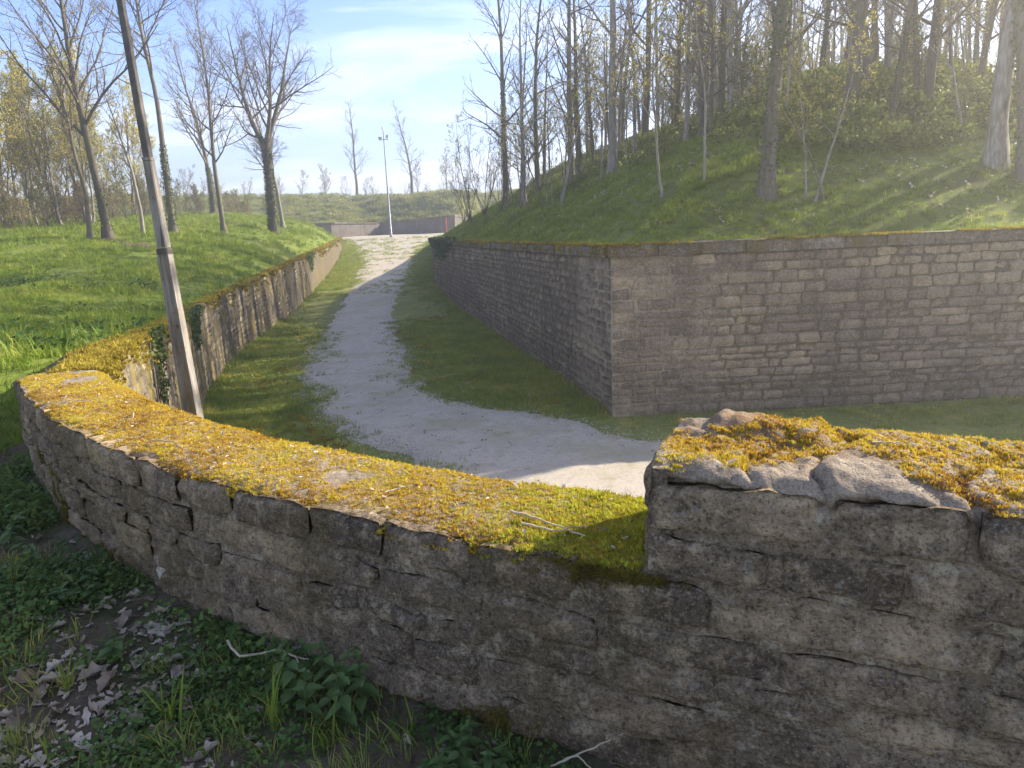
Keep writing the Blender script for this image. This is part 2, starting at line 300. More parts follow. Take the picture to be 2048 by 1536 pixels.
M['moss'] = leaf_mat('golden_moss', [(.18, (.13, .055, .014)), (.34, (.30, .155, .022)), (.50, (.48, .31, .028)), (.68, (.56, .41, .04)), (.9, (.50, .43, .055))], .33, 3.0, .8)
M['moss_d'] = leaf_mat('dull_moss', [(.2, (.07, .05, .012)), (.5, (.16, .125, .02)), (.8, (.24, .20, .03))], .25, 4.0, .8)
M['moss_g'] = leaf_mat('olive_moss', [(.2, (.15, .11, .02)), (.5, (.34, .26, .03)), (.8, (.42, .34, .05))], .35, 2.0, .8)
M['grass'] = leaf_mat('grass_blade', [(.15, (.10, .16, .016)), (.45, (.18, .25, .026)), (.7, (.27, .33, .04)), (.9, (.40, .37, .085))], .42, .8)
M['grass_s'] = leaf_mat('short_grass_blade', [(.15, (.15, .21, .035)), (.45, (.23, .29, .05)), (.7, (.33, .345, .065)), (.9, (.48, .42, .10))], .4, .8)
M['weed'] = leaf_mat('weed_leaf', [(.15, (.04, .085, .016)), (.5, (.08, .15, .028)), (.85, (.15, .22, .045))], .35, 1.5)
M['nettle'] = leaf_mat('nettle_leaf', [(.15, (.055, .10, .028)), (.5, (.085, .145, .04)), (.85, (.13, .19, .06))], .3, 6)
M['ivy'] = leaf_mat('ivy_leaf', [(.15, (.03, .055, .014)), (.5, (.06, .10, .022)), (.85, (.12, .15, .035))], .25, 1.5, .45)
M['spring'] = leaf_mat('young_leaf', [(.15, (.24, .23, .04)), (.5, (.38, .34, .06)), (.85, (.50, .42, .09))], .5, .7)
M['spring2'] = leaf_mat('yellow_leaf', [(.15, (.40, .36, .04)), (.5, (.56, .48, .06)), (.85, (.66, .55, .10))], .5, .5)
M['shrubleaf'] = leaf_mat('shrub_leaf', [(.15, (.05, .085, .018)), (.5, (.16, .20, .035)), (.85, (.30, .30, .06))], .45, 1.0)
M['bramble'] = leaf_mat('bramble_leaf', [(.15, (.14, .17, .045)), (.5, (.26, .28, .07)), (.85, (.38, .36, .11))], .45, .3)
M['bitleaf'] = leaf_mat('dark_leaf_bit', [(.2, (.06, .045, .03)), (.8, (.14, .11, .07))], .1, 2)
M['bud'] = leaf_mat('brown_bud', [(.2, (.22, .17, .08)), (.6, (.33, .27, .11)), (.9, (.42, .36, .13))], .4, 1)
M['dead'] = leaf_mat('dead_leaf', [(.15, (.22, .155, .095)), (.45, (.40, .32, .235)), (.85, (.60, .52, .42))], .2, 4)
M['bark'] = bark_mat('grey_brown_bark', (.075, .062, .048), (.17, .145, .115), .3)
M['bark_d'] = bark_mat('dark_bark', (.055, .045, .035), (.12, .10, .08), .35)
M['bark_p'] = bark_mat('pale_bark', (.15, .13, .11), (.36, .33, .29), .2)
M['twig'] = bark_mat('twig_bark', (.07, .055, .042), (.13, .105, .08))
M['straw'] = bark_mat('dry_straw', (.35, .28, .18), (.55, .47, .34))
m_, t, o = newmat('weathered_concrete'); p = pos(t)
c = mixc(t, ramp(t, noise(t, vscale(t, p, (6, 6, .8)), 2, 5, .6), [(.35, 0.0), (.65, 1.0)]), (.13, .115, .095), (.27, .25, .225))
c = mixc(t, mth(t, 'MULTIPLY', ramp(t, noise(t, p, 6, 5, .65), [(.54, 0.0), (.66, 1.0)]), .6), c, (.16, .10, .05)); fin(t, o, c, .85, noise(t, p, 60, 4), .3, .005, .25); M['conc'] = m_
m_, t, o = newmat('dark_steel'); p = pos(t)
c = mixc(t, ramp(t, noise(t, p, 7, 5, .6), [(.4, 0.0), (.62, 1.0)]), (.055, .05, .047), (.10, .085, .07)); fin(t, o, c, .6, noise(t, p, 40, 3), .15, .003, .4, .2); M['steel'] = m_
m_, t, o = newmat('galvanised_mast'); p = pos(t); fin(t, o, mixc(t, ramp(t, noise(t, p, 3, 4), [(.4, 0.0), (.6, 1.0)]), (.17, .18, .19), (.27, .28, .30)), .5, None, spec=.4, metal=.3); M['galv'] = m_
m_, t, o = newmat('lamp_glass'); fin(t, o, (.32, .36, .40), .12, None, spec=.6); M['glass'] = m_
m_, t, o = newmat('red_paint'); p = pos(t); fin(t, o, mixc(t, ramp(t, noise(t, p, 5, 4), [(.5, 0.0), (.65, 1.0)]), (.55, .03, .035), (.38, .03, .03)), .5, None, spec=.4); M['red'] = m_

# ------------------------------------------------------------------ ground sheets
def sheet(name, V, nr, nc, mat, label, cat):
    mb = MB(); mb.add(V, gridf(nr, nc)); o = link(name, mb.mesh(name, mat)); return tag(o, label, cat, kind='structure')
ys = np.concatenate([np.arange(-8, 60, .6), np.arange(60, 125, 1.2), np.array([130, 150, 200, 300, 420.])])
xs = np.concatenate([[-420., -250, -120, -70, -45], np.arange(-34, 30, .7), [34., 45, 70, 120, 250, 420]])
Y, X = np.meshgrid(ys, xs, indexing='ij')
sheet('ditch_floor', np.stack([X, Y, floor_z(X, Y) - .02], -1), len(ys), len(xs), M['floor'], 'grassy floor of the ditch between the stone walls', 'ground')
aa = np.concatenate([np.arange(0, 30, .3), np.arange(30, LAWN_EDGE.L, .7)]); ss = np.concatenate([np.arange(0, 2, .2), np.arange(2, 8, .4), np.arange(8, 30, 1.2), np.arange(30, 90, 5)])
# extrude the sheet sideways from the wall edge (towards camera / lawn)
A, S = np.meshgrid(aa, ss, indexing='ij'); B = LAWN_EDGE.at(A); NR = LAWN_EDGE.nrm(A, 1, 2.0)
X = B[..., 0] + NR[..., 0]*S; Y = B[..., 1] + NR[..., 1]*S; Z = lawn_z(X, Y)
sheet('lawn', np.stack([X, Y, Z], -1), len(aa), len(ss), M['lawn'], 'sloping green lawn above the left ditch wall', 'lawn')
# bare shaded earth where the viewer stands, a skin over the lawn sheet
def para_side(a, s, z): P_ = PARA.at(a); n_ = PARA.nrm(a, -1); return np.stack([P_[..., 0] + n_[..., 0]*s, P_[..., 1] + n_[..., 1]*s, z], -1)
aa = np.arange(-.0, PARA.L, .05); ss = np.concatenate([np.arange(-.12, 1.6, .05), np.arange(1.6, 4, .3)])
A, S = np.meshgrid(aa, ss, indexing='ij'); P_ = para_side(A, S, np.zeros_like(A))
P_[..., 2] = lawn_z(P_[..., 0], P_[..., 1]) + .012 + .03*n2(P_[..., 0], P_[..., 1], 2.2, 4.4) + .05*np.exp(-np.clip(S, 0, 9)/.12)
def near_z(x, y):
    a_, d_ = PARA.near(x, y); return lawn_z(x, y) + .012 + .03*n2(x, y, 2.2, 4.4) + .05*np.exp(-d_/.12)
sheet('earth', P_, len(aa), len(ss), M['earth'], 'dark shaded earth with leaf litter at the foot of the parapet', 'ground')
# gravel path
PL = np.array([(9, 2), (4, 6.4), (0, 10.2), (-1.5, 12.3), (-2.6, 14.2), (-3.87, 15.7), (-5.4, 18.2), (-6.54, 21), (-7.5, 25), (-8.0, 27.5), (-8.76, 31.7), (-10.65, 45), (-13.1, 61.7), (-14.8, 72), (-16.5, 80), (-19.5, 94), (-23.5, 101), (-30, 106)], float)
PR = np.array([(20, 7.5), (14, 9.6), (9, 11.8), (5, 13.4), (2.85, 14.34), (.88, 16.5), (-1.27, 18.4), (-2.61, 20.9), (-3.4, 24.3), (-4.06, 27.7), (-5.0, 32), (-6.6, 40), (-8.4, 59), (-8.8, 70), (-9.2, 80), (-9.4, 90), (-7, 98), (2, 102)], float)
def smooth(P_, n):
    q = np.linspace(0, len(P_)-1, n); i = np.clip(q.astype(int), 0, len(P_)-2); f = (q-i)[:, None]
    p0, p1, p2, p3 = (P_[np.clip(i+k, 0, len(P_)-1)] for k in (-1, 0, 1, 2))
    return .5*((2*p1) + (-p0+p2)*f + (2*p0-5*p1+4*p2-p3)*f*f + (-p0+3*p1-3*p2+p3)*f**3)
NPATH = 420; L_, R_ = smooth(PL, NPATH), smooth(PR, NPATH)
wv = np.linspace(0, 1, 15); XY = L_[:, None]*(1-wv)[None, :, None] + R_[:, None]*wv[None, :, None]
edge = np.abs(wv-.5)*2
jit = .8*np.stack([n2(XY[..., 0], XY[..., 1], 1.1, 6.6), n2(XY[..., 0], XY[..., 1], 1.1, 9.6)], -1)*(edge**4)[None, :, None]
XY = XY + jit
Z = floor_z(XY[..., 0], XY[..., 1]) + .03 + .02*(1-edge**2) - .06*edge[None]**10
sheet('path', np.concatenate([XY, Z[..., None]], -1), NPATH, 15, M['path'], 'pale gravel path running along the ditch floor', 'path')
def path_frac(x, y):                                       # 0..1 inside the path, else outside
    i = np.argmin(np.hypot(XY[:, 7, 0][None]-x[:, None], XY[:, 7, 1][None]-y[:, None]), 1)
    ab = R_[i]-L_[i]; return ((x-L_[i, 0])*ab[:, 0] + (y-L_[i, 1])*ab[:, 1])/(ab**2).sum(1), np.linalg.norm(ab, axis=1)
# wooded hill on the bastion
aa = np.concatenate([np.arange(0, 26, 1.5), np.arange(26, 100, .6), np.arange(100, HILL_EDGE.L, 2)]); B = HILL_EDGE.at(aa)
SP = np.array([(60, 60), (40, 52), (18, 40), (13, 62), (13, 66), (14, 72), (18, 76), (30, 78), (60, 80)], float)
SPC = np.stack([np.interp(aa, HILL_EDGE.a, SP[:, 0]), np.interp(aa, HILL_EDGE.a, SP[:, 1])], 1)
ww = np.concatenate([[0, .008], np.linspace(.02, 1, 46)]); Q = B[:, None, :2]*(1-ww)[None, :, None] + SPC[:, None]*ww[None, :, None]
Z = hill_z(Q[..., 0], Q[..., 1]); V = np.concatenate([Q, Z[..., None]], -1)
sk = np.concatenate([B[:, None, :2], np.full((len(aa), 1, 1), -1.0)], -1); V = np.concatenate([sk, V], 1)
sheet('hill', V, len(aa), V.shape[1], M['hill'], 'steep grassy hill rising behind the bastion wall', 'hill')
# far bank behind the end wall
FAR = Curve([(-60, 92, 6.5), (-40, 97, 6.55), (-24.1, 101, 6.6), (-18.5, 109, 6.5), (-7.2, 104.5, 6.98), (-3.6, 114, 6.55), (6, 116, 6.5), (40, 118, 6.5)])
ux = np.linspace(-150, 90, 130); vv = np.concatenate([np.linspace(0, 34, 30), [50, 90, 200, 300]])
UX, VV = np.meshgrid(ux, vv, indexing='ij')
fy = np.interp(UX, [-150, -60, -40, -26, -21, -18, -7, -3.6, 40, 90], [85, 92.6, 97.6, 102, 108.5, 109.5, 106, 114.6, 118.6, 120])
BY = fy + VV; top = np.interp(UX, [-150, -40, -20, -5, 30, 90], [13, 11.6, 10.7, 10.7, 11.5, 11.5])
ZB = 6.3 + (top-6.3)*sstep(0, 1, VV/np.interp(UX, [-150, -26, -20, -5, 90], [22, 22, 11, 12, 12])) + .5*n2(UX, BY, .12, 7.7)*sstep(1, 8, VV) - .02*np.clip(VV-34, 0, 4000)
sheet('bank', np.stack([UX, BY, ZB], -1), len(ux), len(vv), M['bank'], 'bramble covered earth bank beyond the far wall', 'bank')
def bank_z(x, y):
    f_ = np.interp(x, [-150, -60, -40, -26, -21, -18, -7, -3.6, 40, 90], [85, 92.6, 97.6, 102, 108.5, 109.5, 106, 114.6, 118.6, 120]); v_ = y - f_
    tp = np.interp(x, [-150, -40, -20, -5, 30, 90], [13, 11.6, 10.7, 10.7, 11.5, 11.5])
    return 6.3 + (tp-6.3)*sstep(0, 1, v_/np.interp(x, [-150, -26, -20, -5, 90], [22, 22, 11, 12, 12])) + .5*n2(x, y, .12, 7.7)*sstep(1, 8, v_)

# ------------------------------------------------------------------ stone walls
def stone_local(w_, h_, nu, nv, rng, bulge, rough, depth, jit=.012, rnd=.5):
    """a dressed rubble block: gridded, bulging, uneven front and sides running back into the wall; axes u (along), v (up), d (out)"""
    gu = np.linspace(-1, 1, nu); gv = np.linspace(-1, 1, nv); gu = np.sign(gu)*np.abs(gu)**.75; gv = np.sign(gv)*np.abs(gv)**.75
    U, V_ = np.meshgrid(gu, gv, indexing='ij'); o_ = rng.uniform(0, 99, 3)
    cr = 1 - rnd*.16*(np.abs(U)**3*np.abs(V_)**3)
    cj = rng.uniform(-1, 1, (2, 2, 2))*jit; fu, fv = (U+1)/2, (V_+1)/2
    cx = (cj[0, 0, 0]*(1-fu)*(1-fv) + cj[1, 0, 0]*fu*(1-fv) + cj[0, 1, 0]*(1-fu)*fv + cj[1, 1, 0]*fu*fv)
    cy = (cj[0, 0, 1]*(1-fu)*(1-fv) + cj[1, 0, 1]*fu*(1-fv) + cj[0, 1, 1]*(1-fu)*fv + cj[1, 1, 1]*fu*fv)
    sc_ = 1/max(.12, h_)
    x = U*w_/2*(1-(1-cr)*min(1, h_/w_)) + cx; y = V_*h_/2*cr + cy
    q = np.stack([x*sc_*1.6, y*sc_*1.6, np.zeros_like(x)], -1) + o_
    x = x + jit*.7*vnoise(q*1.7+3); y = y + jit*.7*vnoise(q*1.7+40)
    d_ = bulge*(1-np.abs(U)**9)*(1-np.abs(V_)**9) + rough*fbm(q*1.4+7, 4) + rough*.5*np.abs(vnoise(q*2.3+51)) + rng.uniform(-.3, .5)*bulge
    d_ = d_ - .02*((np.abs(U) > .99) | (np.abs(V_) > .99))*.4
    front = np.stack([x, y, d_], -1).reshape(-1, 3); f = gridf(nu, nv)
    ring = [i*nv for i in range(nu)] + [(nu-1)*nv+j for j in range(1, nv)] + [i*nv+nv-1 for i in range(nu-2, -1, -1)] + [j for j in range(nv-2, 0, -1)]
    back = front[ring].copy(); back[:, 2] = -depth; n0 = len(front); k = len(ring)
    sf = np.array([(ring[i], n0+i, n0+(i+1) % k, ring[(i+1) % k]) for i in range(k)])
    return np.vstack([front, back]), np.vstack([f[:, ::-1], sf[:, ::-1]])
def put(curve, side, a, z, loc, lean=0.0, zref=0.0, blur=.25, straight=False):
    """map local (u, v, d) onto the wall face at arc a, height z"""
    if straight:
        P_ = curve.at(np.array([a]))[0]; n_ = curve.nrm(np.array([a]), side, blur)[0]; tg = np.array([n_[1], -n_[0]])*side
        xy = P_[None, :2] + tg[None]*loc[:, :1] + n_[None]*loc[:, 2:3]
    else:
        P_ = curve.at(a + loc[:, 0]); n_ = curve.nrm(a + loc[:, 0], side, blur); xy = P_[:, :2] + n_*loc[:, 2:3]
    zz_ = z + loc[:, 1]; 
    if lean: xy = xy + curve.nrm(np.array([a]), side, blur)*(lean*(zref-zz_))[:, None]
    return np.column_stack([xy, zz_])
def lay(rng, a0, a1, zb, zt, hmin, hmax, wmin, wmax, flat=True):
    """courses of blocks between a0..a1; zb, zt are functions of a. yields (a, z, w, h)"""
    mid = (a0+a1)/2; H = zt(mid)-zb(mid); hs = []
    while sum(hs) < H-hmin*.6: hs.append(rng.uniform(hmin, hmax))
    hs = np.array(hs)*H/sum(hs); lo = 0
    for h in hs:
        a = a0 - rng.uniform(0, .0)
        while a < a1 - 1e-3:
            w_ = rng.uniform(wmin, wmax)*(1 if rng.random() < .8 else 1.5)*(.75 + .5*h/hmax)
            if a1 - a - w_ < wmin*.7: w_ = a1 - a
            ac = a + w_/2; s = (zt(ac)-zb(ac))/H
            yield ac, zb(ac) + (lo+h/2)*s, w_, h*s
            a += w_
        lo += h
def seen_size(p, w_, h_, n_):
    v = np.array([p[0]-EYE.x, p[1]-EYE.y, p[2]-EYE.z]); L = np.linalg.norm(v); c = abs(v[0]*n_[0]+v[1]*n_[1])/L
    q = abs((v[0]*rt.x + v[1]*rt.y + v[2]*rt.z)/(v[0]*fw.x + v[1]*fw.y + v[2]*fw.z)) if v[1] > 0 else 9
    return (w_*h_*c/L**2) if (v[1] > 0 and q < .78) else 0.0
def build_stones(root, mat, items, limit, curve, side, gap, nu, nv, bulge, rough, jit, rng, partname='stone', blur=.25, lean=0.0, zref=0.0, straight=False, far_nu=3, depth=.10):
    """items: (a, z, w, h, visible, tint). The largest in view become objects, the rest one joined part."""
    items = sorted(items, key=lambda q: -q[4]); rest = MB(); nrest = 0
    for k, (a, z, w_, h, vis, tn) in enumerate(items):
        big = k < limit and vis > 0
        lv, lf = stone_local(w_-gap, h-gap, nu if big else far_nu, nv if big else far_nu, rng, bulge, rough, depth, jit)
        P_ = put(curve, side, a, z, lv, lean, zref, blur, straight)
        if side < 0: lf = lf[:, ::-1]
        if big:
            c0 = P_.mean(0); mb = MB(); mb.add(P_-c0, lf, 0, tn); link(partname, mb.mesh(partname, mat), root, c0)
        else: rest.add(P_, lf, 0, tn); nrest += 1
    if nrest: o = link(partname + '_courses', rest.mesh(partname + '_courses', mat), root); o['kind'] = 'stuff'

# --- bastion wall
rng = np.random.default_rng(5)
bast = empty('bastion_wall', (0, 0, 0), 'tall weathered ashlar bastion wall with a mossy coping and sharp corner', 'wall')
LF = BAST.seg[0]; core = MB(); ag = np.concatenate([np.arange(0, LF-.01, .8), [LF], np.arange(LF+.8, BAST.L, .8), [BAST.L]])
def miter(c, a, side, d):                                    # offset of the polyline that keeps corners sharp
    P_ = c.at(a)[..., :2]; out = []
    for q, p_ in zip(np.atleast_1d(a), np.atleast_2d(P_)):
        n1 = c.nrm(np.array([max(q-.02, 0.)]), side, .01)[0]; n3 = c.nrm(np.array([min(q+.02, c.L)]), side, .01)[0]; m_ = n1+n3; m_ = m_/np.dot(m_, n1)
        out.append(p_ + m_*d)
    return np.array(out)
prof = [(0.0, -.4), (0.0, 3.72), (-.5, 3.74), (-.5, -.4)]
rows = []
for d_, z_ in prof:
    xy = miter(BAST, ag, 1, d_); rows.append(np.column_stack([xy, np.full(len(ag), z_)]))
core.add(np.stack(rows, 1), gridf(len(ag), len(prof)), 0, np.repeat(.12 + .8*np.exp(-((ag-LF)/2.4)**2), len(prof)))  # low tint paints occlusion-like shade and dirt into the joints, paler mortar by the corner
core.add(np.array([r[-1] for r in rows]), [(0, 1, 2, 3)])
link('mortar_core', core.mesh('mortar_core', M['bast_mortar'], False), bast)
items = []
for (a0, a1) in ((8.0, LF), (LF, LF+20), (LF+20, BAST.L)):
    for a, z, w_, h in lay(rng, a0, a1, lambda a: -.25, lambda a: 3.715, .15, .29, .26, .58):
        n_ = BAST.nrm(np.array([a]), 1, .01)[0]; p_ = BAST.at(np.array([a]))[0]
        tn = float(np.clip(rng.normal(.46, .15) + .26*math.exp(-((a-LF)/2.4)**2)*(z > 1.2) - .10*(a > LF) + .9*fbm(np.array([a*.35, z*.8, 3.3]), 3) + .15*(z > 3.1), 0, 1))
        items.append((a, z, w_, h, seen_size((p_[0], p_[1], z), w_, h, n_), tn))
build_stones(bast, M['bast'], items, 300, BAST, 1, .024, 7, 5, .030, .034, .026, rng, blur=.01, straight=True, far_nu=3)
# coping blocks
a = 6.0; k = 0
while a < BAST.L-.3:
    w_ = rng.uniform(.85, 1.35)
    if a < LF < a + w_ + .4: w_ = LF - a + .1 if LF-a > .3 else w_
    w_ = min(w_, BAST.L - a); ac = a + w_/2
    lv, lf = stone_local(w_-.012, .27, 7 if a > 14 and a < LF+14 else 4, 4, rng, .012, .018, .02, .006, .2)
    # front, then a top slab running back over the wall
    p0 = BAST.at(np.array([ac]))[0]; n_ = BAST.nrm(np.array([ac]), 1, .01)[0]; tg = np.array([n_[1], -n_[0]])
    F_ = np.column_stack([p0[None, :2] + tg*lv[:, :1] + n_*(lv[:, 2:3]+.10), 3.86 + lv[:, 1]])
    mb = MB(); mb.add(F_, lf, 0, float(rng.uniform(.1, .9)))
    tv = np.array([(s_*w_/2*.99, z_, d_) for d_, z_ in ((.095, 3.985), (-.12, 4.012), (-.5, 4.01), (-.5, 3.72), (.085, 3.722)) for s_ in (-1, -.33, .33, 1)])
    T_ = np.column_stack([p0[None, :2] + tg*tv[:, :1] + n_*tv[:, 2:3], tv[:, 1] + .012*vnoise(np.column_stack([tv[:, 0]*3+ac, tv[:, 2]*4, np.zeros(len(tv))]))])
    mb.add(T_, gridf(5, 4)[:, ::-1], 0, .4); mb.add(T_[[0, 4, 8, 12, 16]], [(0, 1, 2, 3), ], 0, .4); mb.add(T_[[3, 7, 11, 15, 19]], [(3, 2, 1, 0)], 0, .4)
    o = link('coping_stone', mb.mesh('coping_stone', M['coping']), bast); a += w_; k += 1

# --- long left ditch wall
rng = np.random.default_rng(8)
left = empty('ditch_wall', (0, 0, 0), 'long mossy retaining wall holding up the lawn left of the path', 'wall')
ag = np.concatenate([np.arange(1.35, 40, .35), np.arange(40, WALL_L.L, .9), [WALL_L.L]]); P_ = WALL_L.at(ag); nR = WALL_L.nrm(ag, -1, .8)
core = MB(); rows = []; fz = floor_z(P_[:, 0], P_[:, 1])
for d_, kind in ((0.07, 'b'), (0.045, 'm1'), (0.02, 'm2'), (0, 't'), (-.03, 't2'), (-.25, 't3'), (-.5, 't4'), (-.5, 'u')):
    z_ = {'b': fz-.3, 'm1': fz+(P_[:, 2]-fz)*.35, 'm2': fz+(P_[:, 2]-fz)*.7, 't': P_[:, 2]-.05, 't2': P_[:, 2], 't3': P_[:, 2]+.01, 't4': P_[:, 2]-.03, 'u': P_[:, 2]-.5}[kind]
    z_ = z_ + (.02*vnoise(np.column_stack([P_[:, :2]*2.1, z_])) if kind[0] == 't' else 0)
    dd = d_ + .03*vnoise(np.column_stack([P_[:, :2]*1.7, z_*2])); rows.append(np.column_stack([P_[:, :2] + nR*dd[:, None], z_]))
core.add(np.stack(rows, 1), gridf(len(ag), 8)[:, ::-1]); link('mortar_core', core.mesh('mortar_core', M['left']), left)
items = []
zb = lambda a: float(floor_z(WALL_L.at(np.array([a]))[:, 0], WALL_L.at(np.array([a]))[:, 1])[0])-.1
zt = lambda a: float(WALL_L.at(np.array([a]))[0, 2])-.05
for a0 in np.arange(1.4, 58, 4.1):
    for a, z, w_, h in lay(rng, a0, a0+4.1, zb, zt, .15, .27, .26, .6):
        n_ = WALL_L.nrm(np.array([a]), -1, .5)[0]; p_ = WALL_L.at(np.array([a]))[0]
        items.append((a, z, w_, h, seen_size((p_[0], p_[1], z), w_, h, n_)*(1 if a > 4 else .2), float(np.clip(rng.normal(.5, .24), 0, 1))))
build_stones(left, M['left'], items, 300, WALL_L, -1, .016, 6, 5, .02, .025, .016, rng, blur=.6, lean=.022, zref=2.6)

# --- wall at the far end
farw = empty('far_wall', (0, 0, 0), 'low weathered stone wall closing the far end of the road', 'wall')
ag = np.concatenate([np.arange(0, FAR.L, 1.0), FAR.a]); ag.sort(); P_ = FAR.at(ag); nR = FAR.nrm(ag, -1, .05)
core = MB(); rows = [np.column_stack([P_[:, :2] + nR*d_, (P_[:, 2]+z_) if z_ > -3 else np.full(len(ag), 3.2)]) for d_, z_ in ((.06, -9), (0, -.16), (-.5, -.15))]
core.add(np.stack(rows, 1), gridf(len(ag), 3)[:, ::-1]); link('wall_face', core.mesh('wall_face', M['far'], False), farw)
a = 20.0; rng = np.random.default_rng(3)
while a < FAR.L-40:
    w_ = rng.uniform(1.1, 1.7); ac = a + w_/2; p0 = FAR.at(np.array([ac]))[0]; n_ = FAR.nrm(np.array([ac]), -1, .3)[0]
    mb = MB(); box(mb, (0, 0, 0), (w_-.03, .62, .2+rng.uniform(0, .04)), 0, math.atan2(-n_[0], n_[1]), .03, float(rng.uniform(0, 1)))
    link('coping_stone', mb.mesh('coping_stone', M['coping'], False), farw, (p0[0]-n_[0]*.2, p0[1]-n_[1]*.2, p0[2]-.06)); a += w_

# --- near parapet
rng = np.random.default_rng(21)
para = empty('parapet_wall', (0, 0, 0), 'low curved rubble parapet topped with golden moss, raised at its right end', 'wall')
TH = .54
AB = float(PARA.near(np.array(.33), np.array(1.785))[0])       # where the raised part begins
def ztop(a): return np.where(a > AB, 3.79, 3.5)
SLB = np.array([-.1, .30, .47, .78, 1.12, 1.5, 2.0, 2.6, 3.4, 9.]); SLR = np.random.default_rng(77).uniform(-1, 1, (12, 3))
def slabs(u, s):                                               # uneven capping slabs: own height and tilt each, sunk joints between
    u = u + .05*np.sin(s*7.0); k = np.clip(np.searchsorted(SLB, u)-1, 0, 9); m_ = (SLB[k]+SLB[np.minimum(k+1, 9)])/2
    dj = np.min(np.abs(u[..., None]-SLB), -1); ds = np.abs(s - .55 - .12*SLR[k, 2])*TH
    return .012*SLR[k, 0] + .07*SLR[k, 1]*(u-m_) + .03*SLR[k, 2]*(s-.5) - .020*np.exp(-(dj/.010)**2) - .014*np.exp(-(ds/.010)**2)
def para_top(a, s, low=False):                                            # s = 0 camera edge .. 1 ditch edge
    P_ = PARA.at(a); n_ = PARA.nrm(a, 1, .25); xy = P_[..., :2] + n_*(s*TH)[..., None]
    hi = (a > AB) & (not low)
    z = np.where(hi, 3.78, 3.49) + .016*fbm(np.stack([xy[..., 0]*3.2, xy[..., 1]*3.2, np.where(hi, 9.0, 2.0)], -1), 4) - .03*np.abs(2*s-1)**8
    z = z + np.where(hi, .03*fbm(np.stack([xy[..., 0]*3.0, xy[..., 1]*3.0, np.full_like(s, 5.)], -1), 3) + slabs(a-AB, s) + .035*sstep(.55, .75, s)*sstep(AB+.1, AB+.16, a)*sstep(AB+.5, AB+.4, a) - .035*sstep(.55, 1.4, a-AB), 0)
    z = z - np.where(hi, .038, .010)*np.exp(-s*TH/.06) + np.where(hi, .022, .006)*np.abs(fbm(np.stack([xy[..., 0]*13, xy[..., 1]*13, np.full_like(s, 3.)], -1), 4)) + np.where(hi, .007, .003)*vnoise(np.stack([xy[..., 0]*38, xy[..., 1]*38, np.full_like(s, 7.)], -1))
    return np.concatenate([xy, z[..., None]], -1)
for nm, a0, a1, zlo in (('lower_core', 0.0, PARA.L-.3, 2.6), ('raised_core', AB+.02, PARA.L-.3, 3.42)):
    ag = np.linspace(a0, a1, int((a1-a0)/(.022 if nm == 'lower_core' else .011))); zg = np.linspace(0, 1, 44); A, Zf = np.meshgrid(ag, zg, indexing='ij')
    lo_ = nm == 'lower_core'; ptp = (lambda a, s: para_top(a, s, True)) if lo_ else para_top
    top_edge = ptp(ag, np.zeros_like(ag))
    Zc = zlo + (top_edge[:, 2][:, None]-zlo)*Zf; base = PARA.at(A); n_ = PARA.nrm(A, -1, .25)
    q = np.stack([base[..., 0]*7, base[..., 1]*7, Zc*7], -1); dd = .0005 + .020*fbm(q, 4) + .008*vnoise(q*3.1) - .03*Zf**14 + (.03*sstep(.3, 0, Zf) if lo_ else 0)
    Fr = np.stack([base[..., 0]+n_[..., 0]*dd, base[..., 1]+n_[..., 1]*dd, Zc], -1)
    mb = MB(); mb.add(Fr, gridf(len(ag), len(zg))[:, ::-1], 0, .4)
    sg = np.linspace(0, 1, 30 if nm == 'lower_core' else 48); A, S = np.meshgrid(ag, sg, indexing='ij'); Tp = ptp(A, S)
    Tp[:, 0] = Fr[:, -1]
    mb.add(Tp, gridf(len(ag), len(sg))[:, ::-1], 1, .5)
    bk = Tp[:, -1]; mb.add(np.stack([bk, bk*np.array([1, 1, 0]) + np.array([0, 0, -.2])], 1), gridf(len(ag), 2)[:, ::-1], 0, .4)
    for e, fl in ((0, 1), (-1, -1)):                            # end faces
        n_s = 16; sq = np.linspace(0, 1, n_s); zq = zg
        T0 = ptp(np.full(n_s, ag[e]), sq); E_ = np.repeat(T0[:, None], 44, 1); E_[..., 2] = zlo + (T0[:, 2][:, None]-zlo)*zq[None]
        tg = PARA.nrm(np.array([ag[e]]), 1, .25)[0]; tg = np.array([tg[1], -tg[0]])*(-1 if e == 0 else 1)
        dd = .018*fbm(np.stack([E_[..., 0]*8, E_[..., 1]*8, E_[..., 2]*8], -1), 4); E_[..., 0] += tg[0]*dd; E_[..., 1] += tg[1]*dd
        E_[:, -1] = Tp[e][np.linspace(0, len(sg)-1, n_s).round().astype(int)]; E_[0] = Fr[e]
        mb.add(E_, gridf(n_s, 44)[:, ::-1 if fl > 0 else 1], 0, .5)
    link(nm, mb.mesh(nm, [M['para_mortar'], M['para_top']]), para)
items = []
for a0, a1, zb_, zt_ in ((.02, PARA.L-.4, 2.72, 3.483), (AB+.02, PARA.L-.4, 3.487, 3.758)):
    for a, z, w_, h in lay(rng, a0, a1, lambda a: zb_, lambda a: zt_, .095, .165, .17, .38):
        n_ = PARA.nrm(np.array([a]), -1, .25)[0]; p_ = PARA.at(np.array([a]))[0]
        items.append((a, z, w_, h, seen_size((p_[0], p_[1], z), w_, h, n_)+1e-6, float(np.clip(rng.normal(.45, .26), 0, 1))))
build_stones(para, M['para'], items, 300, PARA, -1, .018, 16, 10, .015, .024, .013, rng, depth=.09)
